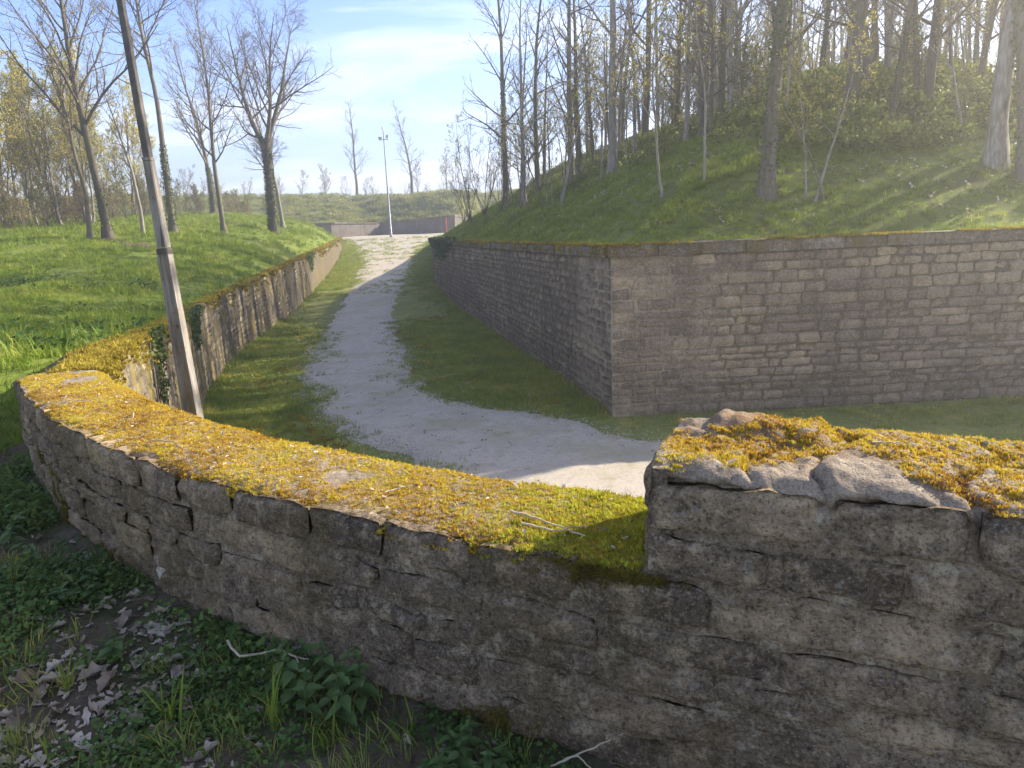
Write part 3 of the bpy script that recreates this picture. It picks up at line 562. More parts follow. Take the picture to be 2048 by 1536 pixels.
# blocks showing on the end of the raised part
pe = para_top(np.full(3, AB+.02), np.array([0, .5, 1.])); tg = pe[2, :2]-pe[0, :2]; tg /= np.linalg.norm(tg); ne = np.array([-tg[1], tg[0]])
if ne[0] > 0: ne = -ne
z = 3.5
for h in (.145, .13):
    u = 0
    for w_ in ((.2, .33) if h > .14 else (.3, .23)):
        lv, lf = stone_local(w_-.015, h-.012, 10, 8, rng, .014, .018, .05, .012)
        W_ = np.column_stack([pe[0, :2] + tg*(u+w_/2+lv[:, :1]) + ne*lv[:, 2:3], z + h/2 + lv[:, 1]]); c0 = W_.mean(0)
        mb = MB(); mb.add(W_-c0, lf[:, ::-1], 0, float(rng.uniform(.3, .8))); link('stone', mb.mesh('stone', M['para']), para, c0); u += w_
    z += h

# ------------------------------------------------------------------ poles, lamp, post
def frame_prof(mb, prof, zs, ctr, scl, mat=0):
    """extrude a closed outline (list of xy) through heights zs with centres and scales"""
    prof = np.array(prof, float); k = len(prof); V = np.concatenate([np.column_stack([prof*s_ + np.array(c_)[None], np.full(k, z_)]) for z_, c_, s_ in zip(zs, ctr, scl)])
    f = [(r*k+i, r*k+(i+1) % k, (r+1)*k+(i+1) % k, (r+1)*k+i) for r in range(len(zs)-1) for i in range(k)]; mb.add(V, f, mat)
pole = empty('utility_pole', (-4.6, 10.0, 0), 'tall tapering concrete utility pole with dark upper mast beside the ditch wall', 'pole')
Hp = [(-.5, -.5), (.5, -.5), (.5, .5), (-.5, .5)]
Hsec = [(-.5, -.5), (-.34, -.5), (-.30, -.26), (.30, -.26), (.34, -.5), (.5, -.5), (.5, .5), (.34, .5), (.30, .26), (-.30, .26), (-.34, .5), (-.5, .5)]
lx = lambda z: -.035*z + .045
mb = MB(); zs = np.array([-.3, 1, 2, 3, 4.3]); frame_prof(mb, Hsec, zs, [(lx(z), 0) for z in zs], np.interp(zs, [0, 4.3], [.24, .15]))
o = link('lower_section', mb.mesh('lower_section', M['conc'], False), pole)
mb = MB(); box(mb, (lx(4.33), 0, 4.33), (.16, .16, .08), 0, 0, .012); link('lower_collar', mb.mesh('lower_collar', M['steel'], False), pole)
mb = MB(); frame_prof(mb, [(.0, -.5), (.45, -.5), (.3, .5), (.1, .5)], [4.38, 4.42, 4.68], [(lx(4.4)+.03, -.07)]*3, [.11, .11, .02]); link('bracket_wedge', mb.mesh('bracket_wedge', M['steel'], False), pole)
mb = MB(); zs = np.array([4.38, 5.0, 5.52]); frame_prof(mb, [(-.5, -.38), (-.38, -.5), (.38, -.5), (.5, -.38), (.5, .5), (-.5, .5)], zs, [(lx(z), 0) for z in zs], [.135, .124, .114]); link('middle_section', mb.mesh('middle_section', M['conc'], False), pole)
mb = MB(); box(mb, (lx(5.55), 0, 5.55), (.122, .122, .05), 0, 0, .01); link('upper_collar', mb.mesh('upper_collar', M['conc'], False), pole)
mb = MB(); zs = np.array([5.58, 7.5, 10.5]); frame_prof(mb, [(-.5, -.4), (-.4, -.5), (.4, -.5), (.5, -.4), (.5, .5), (-.5, .5)], zs, [(lx(z), 0) for z in zs], [.098, .08, .062]); mb.add([(lx(10.5)+q*.0425, r_*.0425, 10.5) for q, r_ in ((-1, -1), (1, -1), (1, 1), (-1, 1))], [(0, 1, 2, 3)]); link('upper_mast', mb.mesh('upper_mast', M['steel'], False), pole)
for z_ in (5.05, 3.3):
    mb = MB(); tube(mb, [(lx(z_)+.02, -.088, z_), (lx(z_)+.02, -.03, z_)], .014, 8); link('bolt', mb.mesh('bolt', M['steel'], False), pole)
lamp = empty('floodlight_mast', (-15.45, 98, 4.25), 'tall galvanised floodlight mast standing by the road before the far wall', 'lamp post')
mb = MB(); zs = np.array([0, .9, .92, 6.5, 6.55, 13.2]); tube(mb, [(0, 0, z) for z in zs], [.19, .17, .15, .11, .10, .06], 10); link('mast', mb.mesh('mast', M['galv']), lamp)
mb = MB(); box(mb, (0, 0, .03), (.6, .6, .06), 0, 0, .01); link('base_plate', mb.mesh('base_plate', M['galv'], False), lamp)
mb = MB(); tube(mb, [(-.6, 0, 12.6), (.6, 0, 12.6)], .05, 6); link('crossbar', mb.mesh('crossbar', M['galv']), lamp)
for (x_, y_, z_, rz_) in ((-.5, -.1, 12.75, .5), (.5, -.1, 12.95, -.6), (.0, 0, 14.0, 1.2)):
    mb = MB(); V = .72*np.array([(-.32, -.12, -.28), (.32, -.12, -.28), (.32, -.12, .28), (-.32, -.12, .28), (-.2, .16, -.18), (.2, .16, -.18), (.2, .16, .18), (-.2, .16, .18)]); c_, s_ = math.cos(rz_), math.sin(rz_)
    V = np.stack([V[:, 0]*c_-V[:, 1]*s_, V[:, 0]*s_+V[:, 1]*c_, V[:, 2]], 1)
    mb.add(V, [(4, 7, 6, 5), (0, 4, 5, 1), (1, 5, 6, 2), (2, 6, 7, 3), (3, 7, 4, 0)]); h_ = link('floodlight', mb.mesh('floodlight', M['galv'], False), lamp, (x_, y_, z_))
    mb = MB(); mb.add(V[:4]*.97, [(0, 1, 2, 3)]); link('glass', mb.mesh('glass', M['glass'], False), h_)
    mb = MB(); tube(mb, [(0, .05, -.5 if z_ > 13 else -.3), (0, .05, -.15)], .05, 6); link('bracket', mb.mesh('bracket', M['galv']), h_)
mb = MB(); tube(mb, [(0, 0, 13.1), (0, 0, 13.8)], .06, 6); link('top_spigot', mb.mesh('top_spigot', M['galv']), lamp)
post = empty('red_post', (-8.35, 103.0, 4.5), 'slim red painted post in front of the far wall', 'post')
mb = MB(); tube(mb, [(0, 0, -.1), (0, 0, 2.1)], .075, 10); link('shaft', mb.mesh('shaft', M['red']), post)
mb = MB(); tube(mb, [(0, 0, 2.1), (0, 0, 2.14), (0, 0, 2.2)], [.09, .09, .03], 10); link('cap', mb.mesh('cap', M['red']), post)

# ------------------------------------------------------------------ clump sources
def blades(mb, B, az, h, lean, wd, mat=0, tint=0.0, curl=1.7):
    n = len(B); dx, dy = np.cos(az), np.sin(az); wx, wy = -dy*wd/2, dx*wd/2
    def pt(f, s_): return np.stack([B[:, 0] + dx*lean*f**curl + wx*s_, B[:, 1] + dy*lean*f**curl + wy*s_, B[:, 2] + h*f], 1)
    V = np.stack([pt(0, -1), pt(0, 1), pt(.55, .85), pt(.55, -.85), pt(1, 0)], 1).reshape(-1, 3); k = np.arange(n)*5
    tt = np.repeat(np.broadcast_to(tint, (n,)), 5)
    mb.add(V, np.stack([k, k+1, k+2, k+3], 1), mat, tt); mb.add(V[:0], np.zeros((0, 3), int)); mb.f.append((np.stack([k+3, k+2, k+4], 1)) + mb.n - len(V)); mb.m.append(np.full(n, mat))
def clump(seed, n, r_, h, lean, wd, mat, name):
    g = np.random.default_rng(seed); q = g.uniform(0, 6.283, n); rr = r_*np.sqrt(g.random(n)); mb = MB()
    B = np.column_stack([rr*np.cos(q), rr*np.sin(q), np.full(n, -.01)]); H = h*g.uniform(.45, 1.15, n)
    blades(mb, B, q + g.normal(0, .8, n), H, lean*H/h*g.uniform(.2, 1.3, n), wd*g.uniform(.7, 1.3, n), 0, g.random(n)); return mb.mesh(name, mat)
def leaves(mb, C, size, g, mat=0, flat=.3, asp=.6, tint=None):
    """diamond leaf faces folded along the midrib at centres C"""
    n = len(C); a = g.uniform(0, 6.283, n); el = g.normal(0, flat, n); s = size*g.uniform(.6, 1.3, n)
    d_ = np.stack([np.cos(a)*np.cos(el), np.sin(a)*np.cos(el), np.sin(el)], 1); up_ = np.array([0, 0, 1.0]); r_ = g.normal(0, flat*1.2, n)
    sdv = np.cross(d_, up_); sdv /= np.linalg.norm(sdv, axis=1, keepdims=True)+1e-9; nn = np.cross(sdv, d_); sdv = sdv*np.cos(r_)[:, None] + nn*np.sin(r_)[:, None]
    V = np.stack([C, C + d_*s[:, None]*.5 + sdv*(s*asp/2)[:, None] + nn*(s*.08)[:, None], C + d_*s[:, None], C + d_*s[:, None]*.5 - sdv*(s*asp/2)[:, None] + nn*(s*.08)[:, None]], 1).reshape(-1, 3)
    k = np.arange(n)*4; mb.add(V, np.stack([k, k+1, k+2, k+3], 1), mat, np.repeat(g.random(n) if tint is None else tint, 4))
def weed(seed, n, r_, h, size, mat, name, flat=.4):
    g = np.random.default_rng(seed); mb = MB(); q = g.uniform(0, 6.283, n); rr = r_*np.sqrt(g.random(n)); C = np.column_stack([rr*np.cos(q), rr*np.sin(q), h*g.random(n)**.7]); leaves(mb, C, size, g, 0, flat, .7); return mb.mesh(name, mat)
G_MOSS = protos('moss_tuft', [clump(100+i, 40, .014, .0078, .006, .0026, M['moss'], 'moss_tuft') for i in range(5)])
M['moss_y'] = leaf_mat('yellow_green_moss', [(.2, (.25, .23, .025)), (.5, (.42, .42, .04)), (.8, (.52, .50, .06))], .35, 5.0, .8)
G_MOSS4 = protos('green_moss_tuft', [clump(115+i, 40, .016, .011, .007, .003, M['moss_y'], 'green_moss_tuft') for i in range(4)])
G_MOSS3 = protos('dark_moss_tuft', [clump(110+i, 36, .016, .010, .008, .003, M['moss_d'], 'dark_moss_tuft') for i in range(4)])
G_MOSS2 = protos('coarse_moss', [clump(120+i, 40, .06, .05, .03, .016, M['moss_g'], 'coarse_moss') for i in range(4)])
G_GRASS = protos('grass_clump', [clump(140+i, 34, .13, .11, .09, .010, M['grass'], 'grass_clump') for i in range(6)])
G_GRASS2 = protos('short_grass', [clump(160+i, 34, .13, .085, .07, .010, M['grass_s'], 'short_grass') for i in range(5)])
G_WEED = protos('weed_clump', [weed(180+i, 26, .13, .09, .05, M['weed'], 'weed_clump') for i in range(5)])
G_BRAM = protos('bramble_clump', [weed(200+i, 130, .75, .7, .17, M['bramble'], 'bramble_clump', .8) for i in range(4)])
G_UNDER = protos('undergrowth_clump', [weed(220+i, 60, .34, .36, .085, M['shrubleaf'], 'undergrowth_clump', .7) for i in range(5)])
# --- moss on the parapet
g = np.random.default_rng(31)
def moss_mask(x, y, hi): return n2(x, y, 2.6, 11.0 if hi else 3.0, 4)
P_all = []
for hi, a0, a1, N in ((False, .03, AB-.01, 62000), (True, AB+.03, AB+2.2, 20000)):
    a = g.uniform(a0, a1, N); s = g.uniform(.0, 1.0, N); P_ = para_top(a, s); msk = moss_mask(P_[:, 0], P_[:, 1], hi)
    edge_ = np.minimum(s*TH/.10, (1-s)*TH/.025); lim = (-.02 + .06*sstep(1.0, .1, a) if not hi else .13 + .25*np.exp(-((a-AB-.1)/.22)**2))
    keep = (msk > -.42*(1-lim*2) + (.33 if hi else 0) + .22*np.clip(1-edge_, 0, 1) + (.0 if hi else .12*np.exp(-((a-.75)/.28)**2))) & (g.random(N) < .35 + edge_)
    P_all.append(P_[keep])
P_ = np.concatenate(P_all); scatter('moss', P_, G_MOSS, g.uniform(.7, 1.5, len(P_)), .3, g, para)
N = 3400; a = AB - .01 - np.abs(g.normal(0, .26, N)); s = g.uniform(0, 1, N); q_ = para_top(a, s); k_ = n2(q_[:, 0], q_[:, 1], 3.4, 5.0) > -.18 + .8*(AB-a-.3)
scatter('green_moss', q_[k_], G_MOSS4, g.uniform(.8, 1.6, k_.sum()), .3, g, para)
# moss at the foot and clinging to the parapet face
C = []
for (a0, z0, rz_, ra, n) in ((1.75, 2.95, .08, .045, 260), (1.6, 3.02, .08, .04, 150), (2.6, 2.86, .03, .10, 120), (1.25, 3.15, .06, .05, 80), (4.9, 2.88, .03, .10, 120), (AB-.1, 3.47, .025, .09, 300)):
    a = g.normal(a0, ra, n); z = g.normal(z0, rz_, n); pq = PARA.at(np.clip(a, .02, PARA.L)); nq = PARA.nrm(np.clip(a, .02, PARA.L), -1); C.append(np.column_stack([pq[:, :2] + nq*.022, np.minimum(z, 3.47)]))
C = np.concatenate(C); nq = PARA.nrm(PARA.near(C[:, 0], C[:, 1])[0], -1); az = np.arctan2(nq[:, 1], nq[:, 0])
rots = np.column_stack([np.zeros(len(C)), g.normal(1.1, .25, len(C)), az + g.normal(0, .3, len(C))]); scatter('clinging_moss', C, G_MOSS3, g.uniform(.6, 1.1, len(C)), .3, g, para, rots)
# --- moss along the left wall top, hanging over its face
N = 9000; a = 1.3 + (WALL_L.L-1.3)*g.random(N)**1.7; d_ = -.36 + .42*g.random(N); P_ = WALL_L.at(a); nR = WALL_L.nrm(a, -1, .6)
k = n2(P_[:, 0], P_[:, 1], .8, 2.5) + .15*(a < 6); hang = np.where(d_ > .02, g.random(N)**2*np.clip(.5+1.2*n2(P_[:, 0], P_[:, 1], 1.6, 8.8), .05, 1)*.9, 0)
P_ = np.column_stack([P_[:, :2] + nR*(np.minimum(d_, .045))[:, None], P_[:, 2] - hang]); keep = (k > -.18)
scatter('moss', P_[keep], G_MOSS2, np.interp(a[keep], [0, 8, 30, 90], [.55, .9, 1.5, 2.6])*g.uniform(.7, 1.3, keep.sum()), .35, g, left)
# --- moss on the bastion coping
N = 7000; a = np.where(g.random(N) < .5, g.uniform(8, LF, N), LF + (BAST.L-LF)*g.random(N)**1.5); d_ = -.25 + .37*g.random(N)**.7; P_ = BAST.at(a)
nR = np.array([BAST.nrm(np.array([q]), 1, .01)[0] for q in a]); drip = np.where((d_ > .09), g.random(N)*.25*(a > LF-1.0), 0)
P_ = np.column_stack([P_[:, :2] + nR*d_[:, None], 4.0 - drip]); keep = n2(P_[:, 0], P_[:, 1], .9, 4.1) > -.2
scatter('moss', P_[keep], G_MOSS2, np.interp(a[keep], [8, LF, BAST.L], [.7, .8, 1.9])*g.uniform(.7, 1.3, keep.sum()), .3, g, bast)
# ------------------------------------------------------------------ grass and ground cover
g = np.random.default_rng(41)
def lawn_pts(N, y0, y1, smax, pw=1.0):
    a0 = float(LAWN_EDGE.near(np.array(-4.), np.array(y0))[0]); a1 = float(LAWN_EDGE.near(np.array(-15.), np.array(y1))[0])
    a = a0 + (a1-a0)*g.random(N); s = .02 + smax*g.random(N)**pw; B = LAWN_EDGE.at(a); n_ = LAWN_EDGE.nrm(a, 1, 2.0); x = B[:, 0]+n_[:, 0]*s; y = B[:, 1]+n_[:, 1]*s
    return np.column_stack([x, y, lawn_z(x, y)]), s
PG, SG = [], []
for N, y0, y1, sm, sc0 in ((11000, 4.2, 12, 8, .8), (9000, 11, 24, 14, 1.05), (10000, 22, 45, 22, 1.4), (8000, 42, 86, 26, 2.0)):
    p_, s_ = lawn_pts(N, y0, y1, sm, .8); patch = n2(p_[:, 0], p_[:, 1], .55, 6.1, 3); keep = g.random(N) < .85 + patch
    keep &= ~((np.hypot(p_[:, 0]+4.4, p_[:, 1]-7.4) < .8) & (s_ < .1)) & ((PARA.near(p_[:, 0], p_[:, 1])[1] > .25) | (p_[:, 0] < -3.8)) & ((p_[:, 1] > 4.9) | (p_[:, 0] < -4.2))
    PG.append(p_[keep]); SG.append((sc0*(1+1.0*np.clip(patch, -.4, .6))*g.uniform(.6, 1.25, N))[keep])
tag(scatter('grass', np.concatenate(PG), G_GRASS, np.concatenate(SG), .25, g), 'green spring grass covering the lawn above the ditch wall', 'grass')
p_, s_ = lawn_pts(900, 6, 30, 10); keep = n2(p_[:, 0], p_[:, 1], .5, 12.1, 3) > .12
tag(scatter('weeds', p_[keep], G_WEED, g.uniform(1.0, 2.2, keep.sum()), .2, g), 'broad leaved weeds growing in patches on the lawn', 'weeds')
p_, s_ = lawn_pts(420, 7, 45, 16); keep = n2(p_[:, 0], p_[:, 1], .4, 15.1, 3) > -.05
tag(scatter('grass_tussocks', p_[keep], G_GRASS, g.uniform(1.7, 3.0, keep.sum()), .2, g), 'taller grass tussocks dotted over the lawn', 'grass')
# ditch floor grass beside the path
N = 70000; y = np.where(np.arange(N) < 18000, g.uniform(9, 22, N), 9 + 88*g.random(N)**1.6); xl = np.interp(y, WALL_L.p[:, 1], WALL_L.p[:, 0]); xl = np.where(y > 85, -24, xl); xr = np.where(y < 16.3, 16, np.interp(y, [16.3, 55.8, 75, 88, 97], [2.35, -5.7, -6.4, -7.2, -7])); x = xl + (xr-xl)*g.random(N)
fr, wd_ = path_frac(x, y); off = np.where(fr < .5, -fr, fr-1)*wd_; pt_ = n2(x, y, .9, 3.3, 4)
keep = ((off > -1.3 + 1.9*g.random(N) - pt_*1.3) | ((y > 50) & (g.random(N) < .07 + .5*pt_))) & (g.random(N) < .55 + pt_*.9 + .5*(off > 1.2) + .4*(y > 55)); keep &= ~((y < 16.1) & (y > 14.0) & (x > 3) & False)
wallgap = np.minimum(x-xl, xr-x); tall = 1 + 1.1*np.exp(-np.clip(wallgap, 0, 9)/.3)
x, y, tall = x[keep], y[keep], tall[keep]
tag(scatter('short_grass', np.column_stack([x, y, floor_z(x, y)]), G_GRASS2, np.interp(y, [9, 25, 60, 97], [1.0, 1.35, 1.8, 2.6])*tall*g.uniform(.5, 1.15, len(x)), .25, g), 'short grass on both sides of the gravel path', 'grass')
N = 5200; y = 14 + 40*g.random(N)**1.3; x = g.uniform(-15, 3, N); fr, wd_ = path_frac(x, y); off = (fr-1)*wd_; xr = np.interp(y, [16.3, 55.8], [2.35, -5.7]); off2 = -fr*wd_
keep = (((off > -.3) & (off < 2.6) & (x < xr-.6)) | ((off2 > -.3) & (off2 < .9))) & (n2(x, y, .7, 31.0, 3) + .04 > .0)
tag(scatter('verge_moss', np.column_stack([x[keep], y[keep], floor_z(x[keep], y[keep])]), G_MOSS2, g.uniform(1.0, 2.4, keep.sum()), .25, g), 'yellowish moss patches between the path and the grass', 'moss')
# fallen pale leaf flecks on the ditch grass
N = 1500; y = 13 + 40*g.random(N)**1.4; xl = np.interp(y, WALL_L.p[:, 1], WALL_L.p[:, 0]); xr = np.where(y < 16.3, 12, np.interp(y, [16.3, 55.8], [2.35, -5.7])); x = xl + (xr-xl)*g.random(N); fr, wd_ = path_frac(x, y)
keep = ((fr < -.05) | (fr > 1.05)) & (n2(x, y, .6, 7.1, 3) > -.05)
mbf = MB(); leaves(mbf, np.zeros((3, 3)) + g.normal(0, .03, (3, 3))*[1, 1, 0], .06, g, 0, .3, .8); G_FLECK = protos('leaf_fleck', [mbf.mesh('leaf_fleck', M['dead'])])
tag(scatter('leaf_litter', np.column_stack([x[keep], y[keep], floor_z(x[keep], y[keep])+.05]), G_FLECK, g.uniform(.7, 1.4, keep.sum()), .5, g), 'pale fallen leaves flecking the grass of the ditch', 'leaf litter')
# pebbles on the path
def pebble(seed):
    q = np.random.default_rng(seed); v = np.array([(1, 0, 0), (-1, 0, 0), (0, 1, 0), (0, -1, 0), (0, 0, .6), (0, 0, -.6), (.6, .6, .35), (-.6, .6, .35), (-.6, -.6, .35), (.6, -.6, .35)])*q.uniform(.7, 1.2, (10, 1))
    mb = MB(); mb.add(v*.5, [(0, 6, 4), (6, 2, 4), (2, 7, 4), (7, 1, 4), (1, 8, 4), (8, 3, 4), (3, 9, 4), (9, 0, 4), (0, 2, 6), (2, 1, 7), (1, 3, 8), (3, 0, 9), (0, 5, 2), (2, 5, 1), (1, 5, 3), (3, 5, 0)], 0, q.random()); return mb.mesh('pebble', M['pebble'], False)
G_PEB = protos('pebble', [pebble(280+i) for i in range(5)]); N = 20000; i = (40 + 290*g.random(N)**1.1).astype(int); f = g.random(N); f = np.where(g.random(N) < .4, np.clip(f**3*.3, 0, 1), f); f = np.where(g.random(N) < .3, 1-f*.2, f)
P2 = L_[i]*(1-f)[:, None] + R_[i]*f[:, None] + g.normal(0, .25, (N, 2))
tag(scatter('gravel', np.column_stack([P2, floor_z(P2[:, 0], P2[:, 1])+.036]), G_PEB, g.uniform(.008, .034, N)*np.interp(P2[:, 1], [9, 30, 60], [1, 1.3, 1.8]), .5, g), 'loose pale gravel strewn over the path', 'gravel')
mbf = MB(); leaves(mbf, np.zeros((2, 3)) + g.normal(0, .05, (2, 3))*[1, 1, 0], .07, g, 0, .2, .5); G_BIT = protos('path_bit', [mbf.mesh('path_bit', M['bitleaf'])])
N = 230; i = (50 + 230*g.random(N)).astype(int); f = g.random(N); P2 = L_[i]*(1-f)[:, None] + R_[i]*f[:, None]
tag(scatter('path_leaf_bits', np.column_stack([P2, floor_z(P2[:, 0], P2[:, 1])+.06]), G_BIT, g.uniform(.5, 1.3, N), .3, g), 'dark leaf and twig bits lying on the gravel path', 'leaf litter')
# hill cover
def hill_pts(N, a0, a1, s0, s1, pw=1.0):
    a = g.uniform(a0, a1, N); s = s0 + (s1-s0)*g.random(N)**pw; B = HILL_EDGE.at(a); n_ = HILL_EDGE.nrm(a, -1, 3.0); x = B[:, 0]+n_[:, 0]*s; y = B[:, 1]+n_[:, 1]*s
    return np.column_stack([x, y, hill_z(x, y)]), s
HA, HB = float(HILL_EDGE.a[2])-16, float(HILL_EDGE.a[3])+10
p_, s_ = hill_pts(26000, HA, HB, .15, 13, 1.2); keep = g.random(len(p_)) < .75 + n2(p_[:, 0], p_[:, 1], .6, 9.9, 3)*1.2
tag(scatter('bank_grass', p_[keep], G_GRASS, np.interp(p_[keep, 1], [16, 30, 60], [.9, 1.2, 1.9])*g.uniform(.6, 1.3, keep.sum()), .35, g), 'rough grass on the slope above the bastion coping', 'grass')
p_, s_ = hill_pts(7000, HA, HB, 1.2, 14); dens = n2(p_[:, 0], p_[:, 1], .35, 1.9, 3) + np.where(p_[:, 0] > 8, .1, -.22) + .025*s_; keep = dens > .08
tag(scatter('undergrowth', p_[keep], G_UNDER, np.interp(s_[keep], [1, 5, 12], [.55, .9, 1.5])*g.uniform(.6, 1.3, keep.sum()), .3, g), 'leafy undergrowth spreading over the wooded slope', 'undergrowth')
p_, s_ = hill_pts(2600, HA, HB, .6, 12); keep = n2(p_[:, 0], p_[:, 1], .45, 21.0, 3) > .02
tag(scatter('hill_leaf_litter', p_[keep] + np.array([0, 0, .07]), G_FLECK, g.uniform(.8, 2.0, keep.sum()), .5, g), 'pale fallen leaves scattered over the wooded slope', 'leaf litter')
# brambles on the far bank
N = 5200; x = g.uniform(-75, 30, N); v = 1.0 + 24*g.random(N)**1.1; fy = np.interp(x, [-150, -60, -40, -26, -21, -18, -7, -3.6, 40, 90], [85, 92.6, 97.6, 102, 108.5, 109.5, 106, 114.6, 118.6, 120]); y = fy+v
keep = g.random(N) < .7 + n2(x, y, .15, 2.2, 3); x, y = x[keep], y[keep]
tag(scatter('brambles', np.column_stack([x, y, bank_z(x, y)-.15]), G_BRAM, g.uniform(.5, 1.2, len(x))*np.array([1.0]), .2, g), 'tangle of brambles and scrub covering the far bank', 'brambles')

# ------------------------------------------------------------------ trees
def unit(v): return v/(np.linalg.norm(v)+1e-12)
def branch(g, p, d_, L, r_, nseg, wander, lift, taper=.25):
    P_ = [np.array(p, float)]; d_ = unit(np.array(d_, float)); R_ = [r_]
    for k in range(nseg):
        d_ = unit(d_ + g.normal(0, wander, 3) + np.array([0, 0, lift])); P_.append(P_[-1] + d_*L/nseg); R_.append(r_*(1-(1-taper)*(k+1)/nseg))
    return np.array(P_), np.array(R_)
def make_tree(seed, H, r0_, spec, leafsize=0, nleaf=0, mats=('bark', 'twig', 'spring'), ivy=0.0, ivyr=1.0, name='tree'):
    """returns dict of part meshes: trunk (stem and limbs), crown (branchlets, twigs, leaves) and ivy"""
    g = np.random.default_rng(seed); tr, cr = MB(), MB(); S = dict(nb=14, start=.3, ang=48, lr=.38, lift=.10, wander=.05, sub=6, sublr=.45, twig=4, twiglr=.42, fork=0, lean=(0, 0), rmin=.008, limb_in_trunk=.35, suba=42)
    S.update(spec); tips = []
    stems = []
    if S['fork']:
        hf = H*S['forkh']; P0, R0 = branch(g, (0, 0, -.15), (S['lean'][0], S['lean'][1], 1), hf+.15, r0_, 7, .03, .05, .8); stems.append((P0, R0, hf/H))
        a0 = g.uniform(0, 6.28)
        for k in range(S['fork']):
            a_ = a0 + k*6.283/S['fork'] + g.normal(0, .3); t_ = math.tan(rad(g.uniform(12, 30)))
            st = branch(g, P0[-1], (math.cos(a_)*t_, math.sin(a_)*t_, 1), (H-hf)*g.uniform(.8, 1.05), R0[-1]*.72, 12, .07, .06, .12); stems.append((*st, 1))
    else: P0, R0 = branch(g, (0, 0, -.15), (S['lean'][0], S['lean'][1], 1), H+.15, r0_, 16, S['wander'], S.get('slift', .05), .10); stems.append((P0, R0, 1))
    # root flare
    for P_, R_, _ in stems:
        R_ = R_.copy()
        if P_ is stems[0][0]: R_[0] *= 1.6; 
        tube(tr, P_, R_, 8)
    lev1 = []
    for q, (P_, R_, fr) in enumerate(stems):
        if S['fork'] and q == 0:
            nb, lo, hi = max(2, S['nb']//4), .75, 1.0
        else: nb, lo, hi = S['nb'] if not S['fork'] else max(3, int(S['nb']/S['fork'])), (S['start'] if not S['fork'] else .1), .97
        tl = np.linalg.norm(P_[-1]-P_[0])
        for k in range(nb):
            f = lo + (hi-lo)*(k+g.random())/nb; i = f*(len(P_)-1); j = min(int(i), len(P_)-2); p = P_[j] + (P_[j+1]-P_[j])*(i-j); rr = np.interp(i, np.arange(len(R_)), R_)
            a_ = k*2.4 + g.normal(0, .5); an = rad(g.normal(S['ang'], 9))*(1-.35*f); dr = unit(P_[j+1]-P_[j]); sx_ = unit(np.cross(dr, [math.cos(a_), math.sin(a_), 0.1])); dv = dr*math.cos(an) + sx_*math.sin(an)
            L = H*S['lr']*(1-.65*f)*g.uniform(.65, 1.2)*(.6 if S['fork'] and q == 0 else 1)
            b = branch(g, p, dv, L, min(rr*.55, .016*L+.008), 7, .09, S['lift'], .2); tube(tr if b[1][0] > S['limb_in_trunk']*r0_ else cr, *b, 5); lev1.append((b, L))
    for (P_, R_), L in lev1:
        for k in range(S['sub']):
            f = .2 + .78*(k+g.random())/S['sub']; i = f*(len(P_)-1); j = min(int(i), len(P_)-2); p = P_[j] + (P_[j+1]-P_[j])*(i-j); dr = unit(P_[j+1]-P_[j])
            sx_ = unit(np.cross(dr, g.normal(0, 1, 3))); an = rad(g.normal(S['suba'], 10)); L2 = L*S['sublr']*(1.15-.7*f)*g.uniform(.6, 1.3)
            b = branch(g, p, dr*math.cos(an)+sx_*math.sin(an), L2, max(S['rmin']*1.3, R_[j]*.5), 4, .12, S['lift']*.9, .45); tube(cr, *b, 4, cap=False); tips.append(b[0][-1])
            for q in range(S['twig']):
                f2 = .25 + .75*(q+g.random())/S['twig']; i2 = f2*4; j2 = min(int(i2), 3); p2 = b[0][j2] + (b[0][j2+1]-b[0][j2])*(i2-j2); dr2 = unit(b[0][j2+1]-b[0][j2]); sx_ = unit(np.cross(dr2, g.normal(0, 1, 3))); an = rad(g.normal(38, 10))
                c_ = branch(g, p2, dr2*math.cos(an)+sx_*math.sin(an), L2*S['twiglr']*g.uniform(.6, 1.3), S['rmin'], 3, .12, S['lift'], .6); tube(cr, *c_, 3, cap=False); tips += [c_[0][-1], c_[0][-2]]
    if nleaf and tips:
        T_ = np.array(tips); C = T_[g.integers(0, len(T_), nleaf)] + g.normal(0, leafsize*.45, (nleaf, 3)); leaves(cr, C, leafsize, g, 1, .7, .6)
    out = {'trunk': tr.mesh('trunk', M[mats[0]]), 'crown': cr.mesh('crown', [M[mats[1]], M[mats[2]]])}
    if ivy:
        iv = MB(); P_, R_, _ = stems[0]; n = int(ivy*420*ivyr); h_ = ivy*g.random(n)**.85; pp = np.column_stack([np.interp(h_, P_[:, 2], P_[:, 0]), np.interp(h_, P_[:, 2], P_[:, 1]), h_]); rr = np.interp(h_, P_[:, 2], R_)
        if S['fork'] and ivy > P_[-1, 2]:
            P2, R2, _ = stems[1]; hh = h_ > P_[-1, 2]; pp[hh, 0] = np.interp(h_[hh], P2[:, 2], P2[:, 0]); pp[hh, 1] = np.interp(h_[hh], P2[:, 2], P2[:, 1]); rr[hh] = np.interp(h_[hh], P2[:, 2], R2)
        a_ = g.uniform(0, 6.283, n); ext = rr*1.05 + (.04 + .10*g.random(n)**2)*ivyr*np.clip(1.25-h_/ivy, .2, 1); pp[:, 0] += np.cos(a_)*ext; pp[:, 1] += np.sin(a_)*ext
        leaves(iv, pp, .11*max(.8, ivyr**.5), g, 0, .9, .8); out['ivy'] = iv.mesh('ivy', M['ivy'])
    return out
def plant(parts, name, loc, label, cat='tree', group=None, rz=0.0, scl=1.0, tilt=(0, 0)):
    o = empty(name, loc, label, cat, group, rz, scl); o.rotation_euler = (tilt[0], tilt[1], rz)
    for k, me in parts.items(): link(k, me, o)
    return o
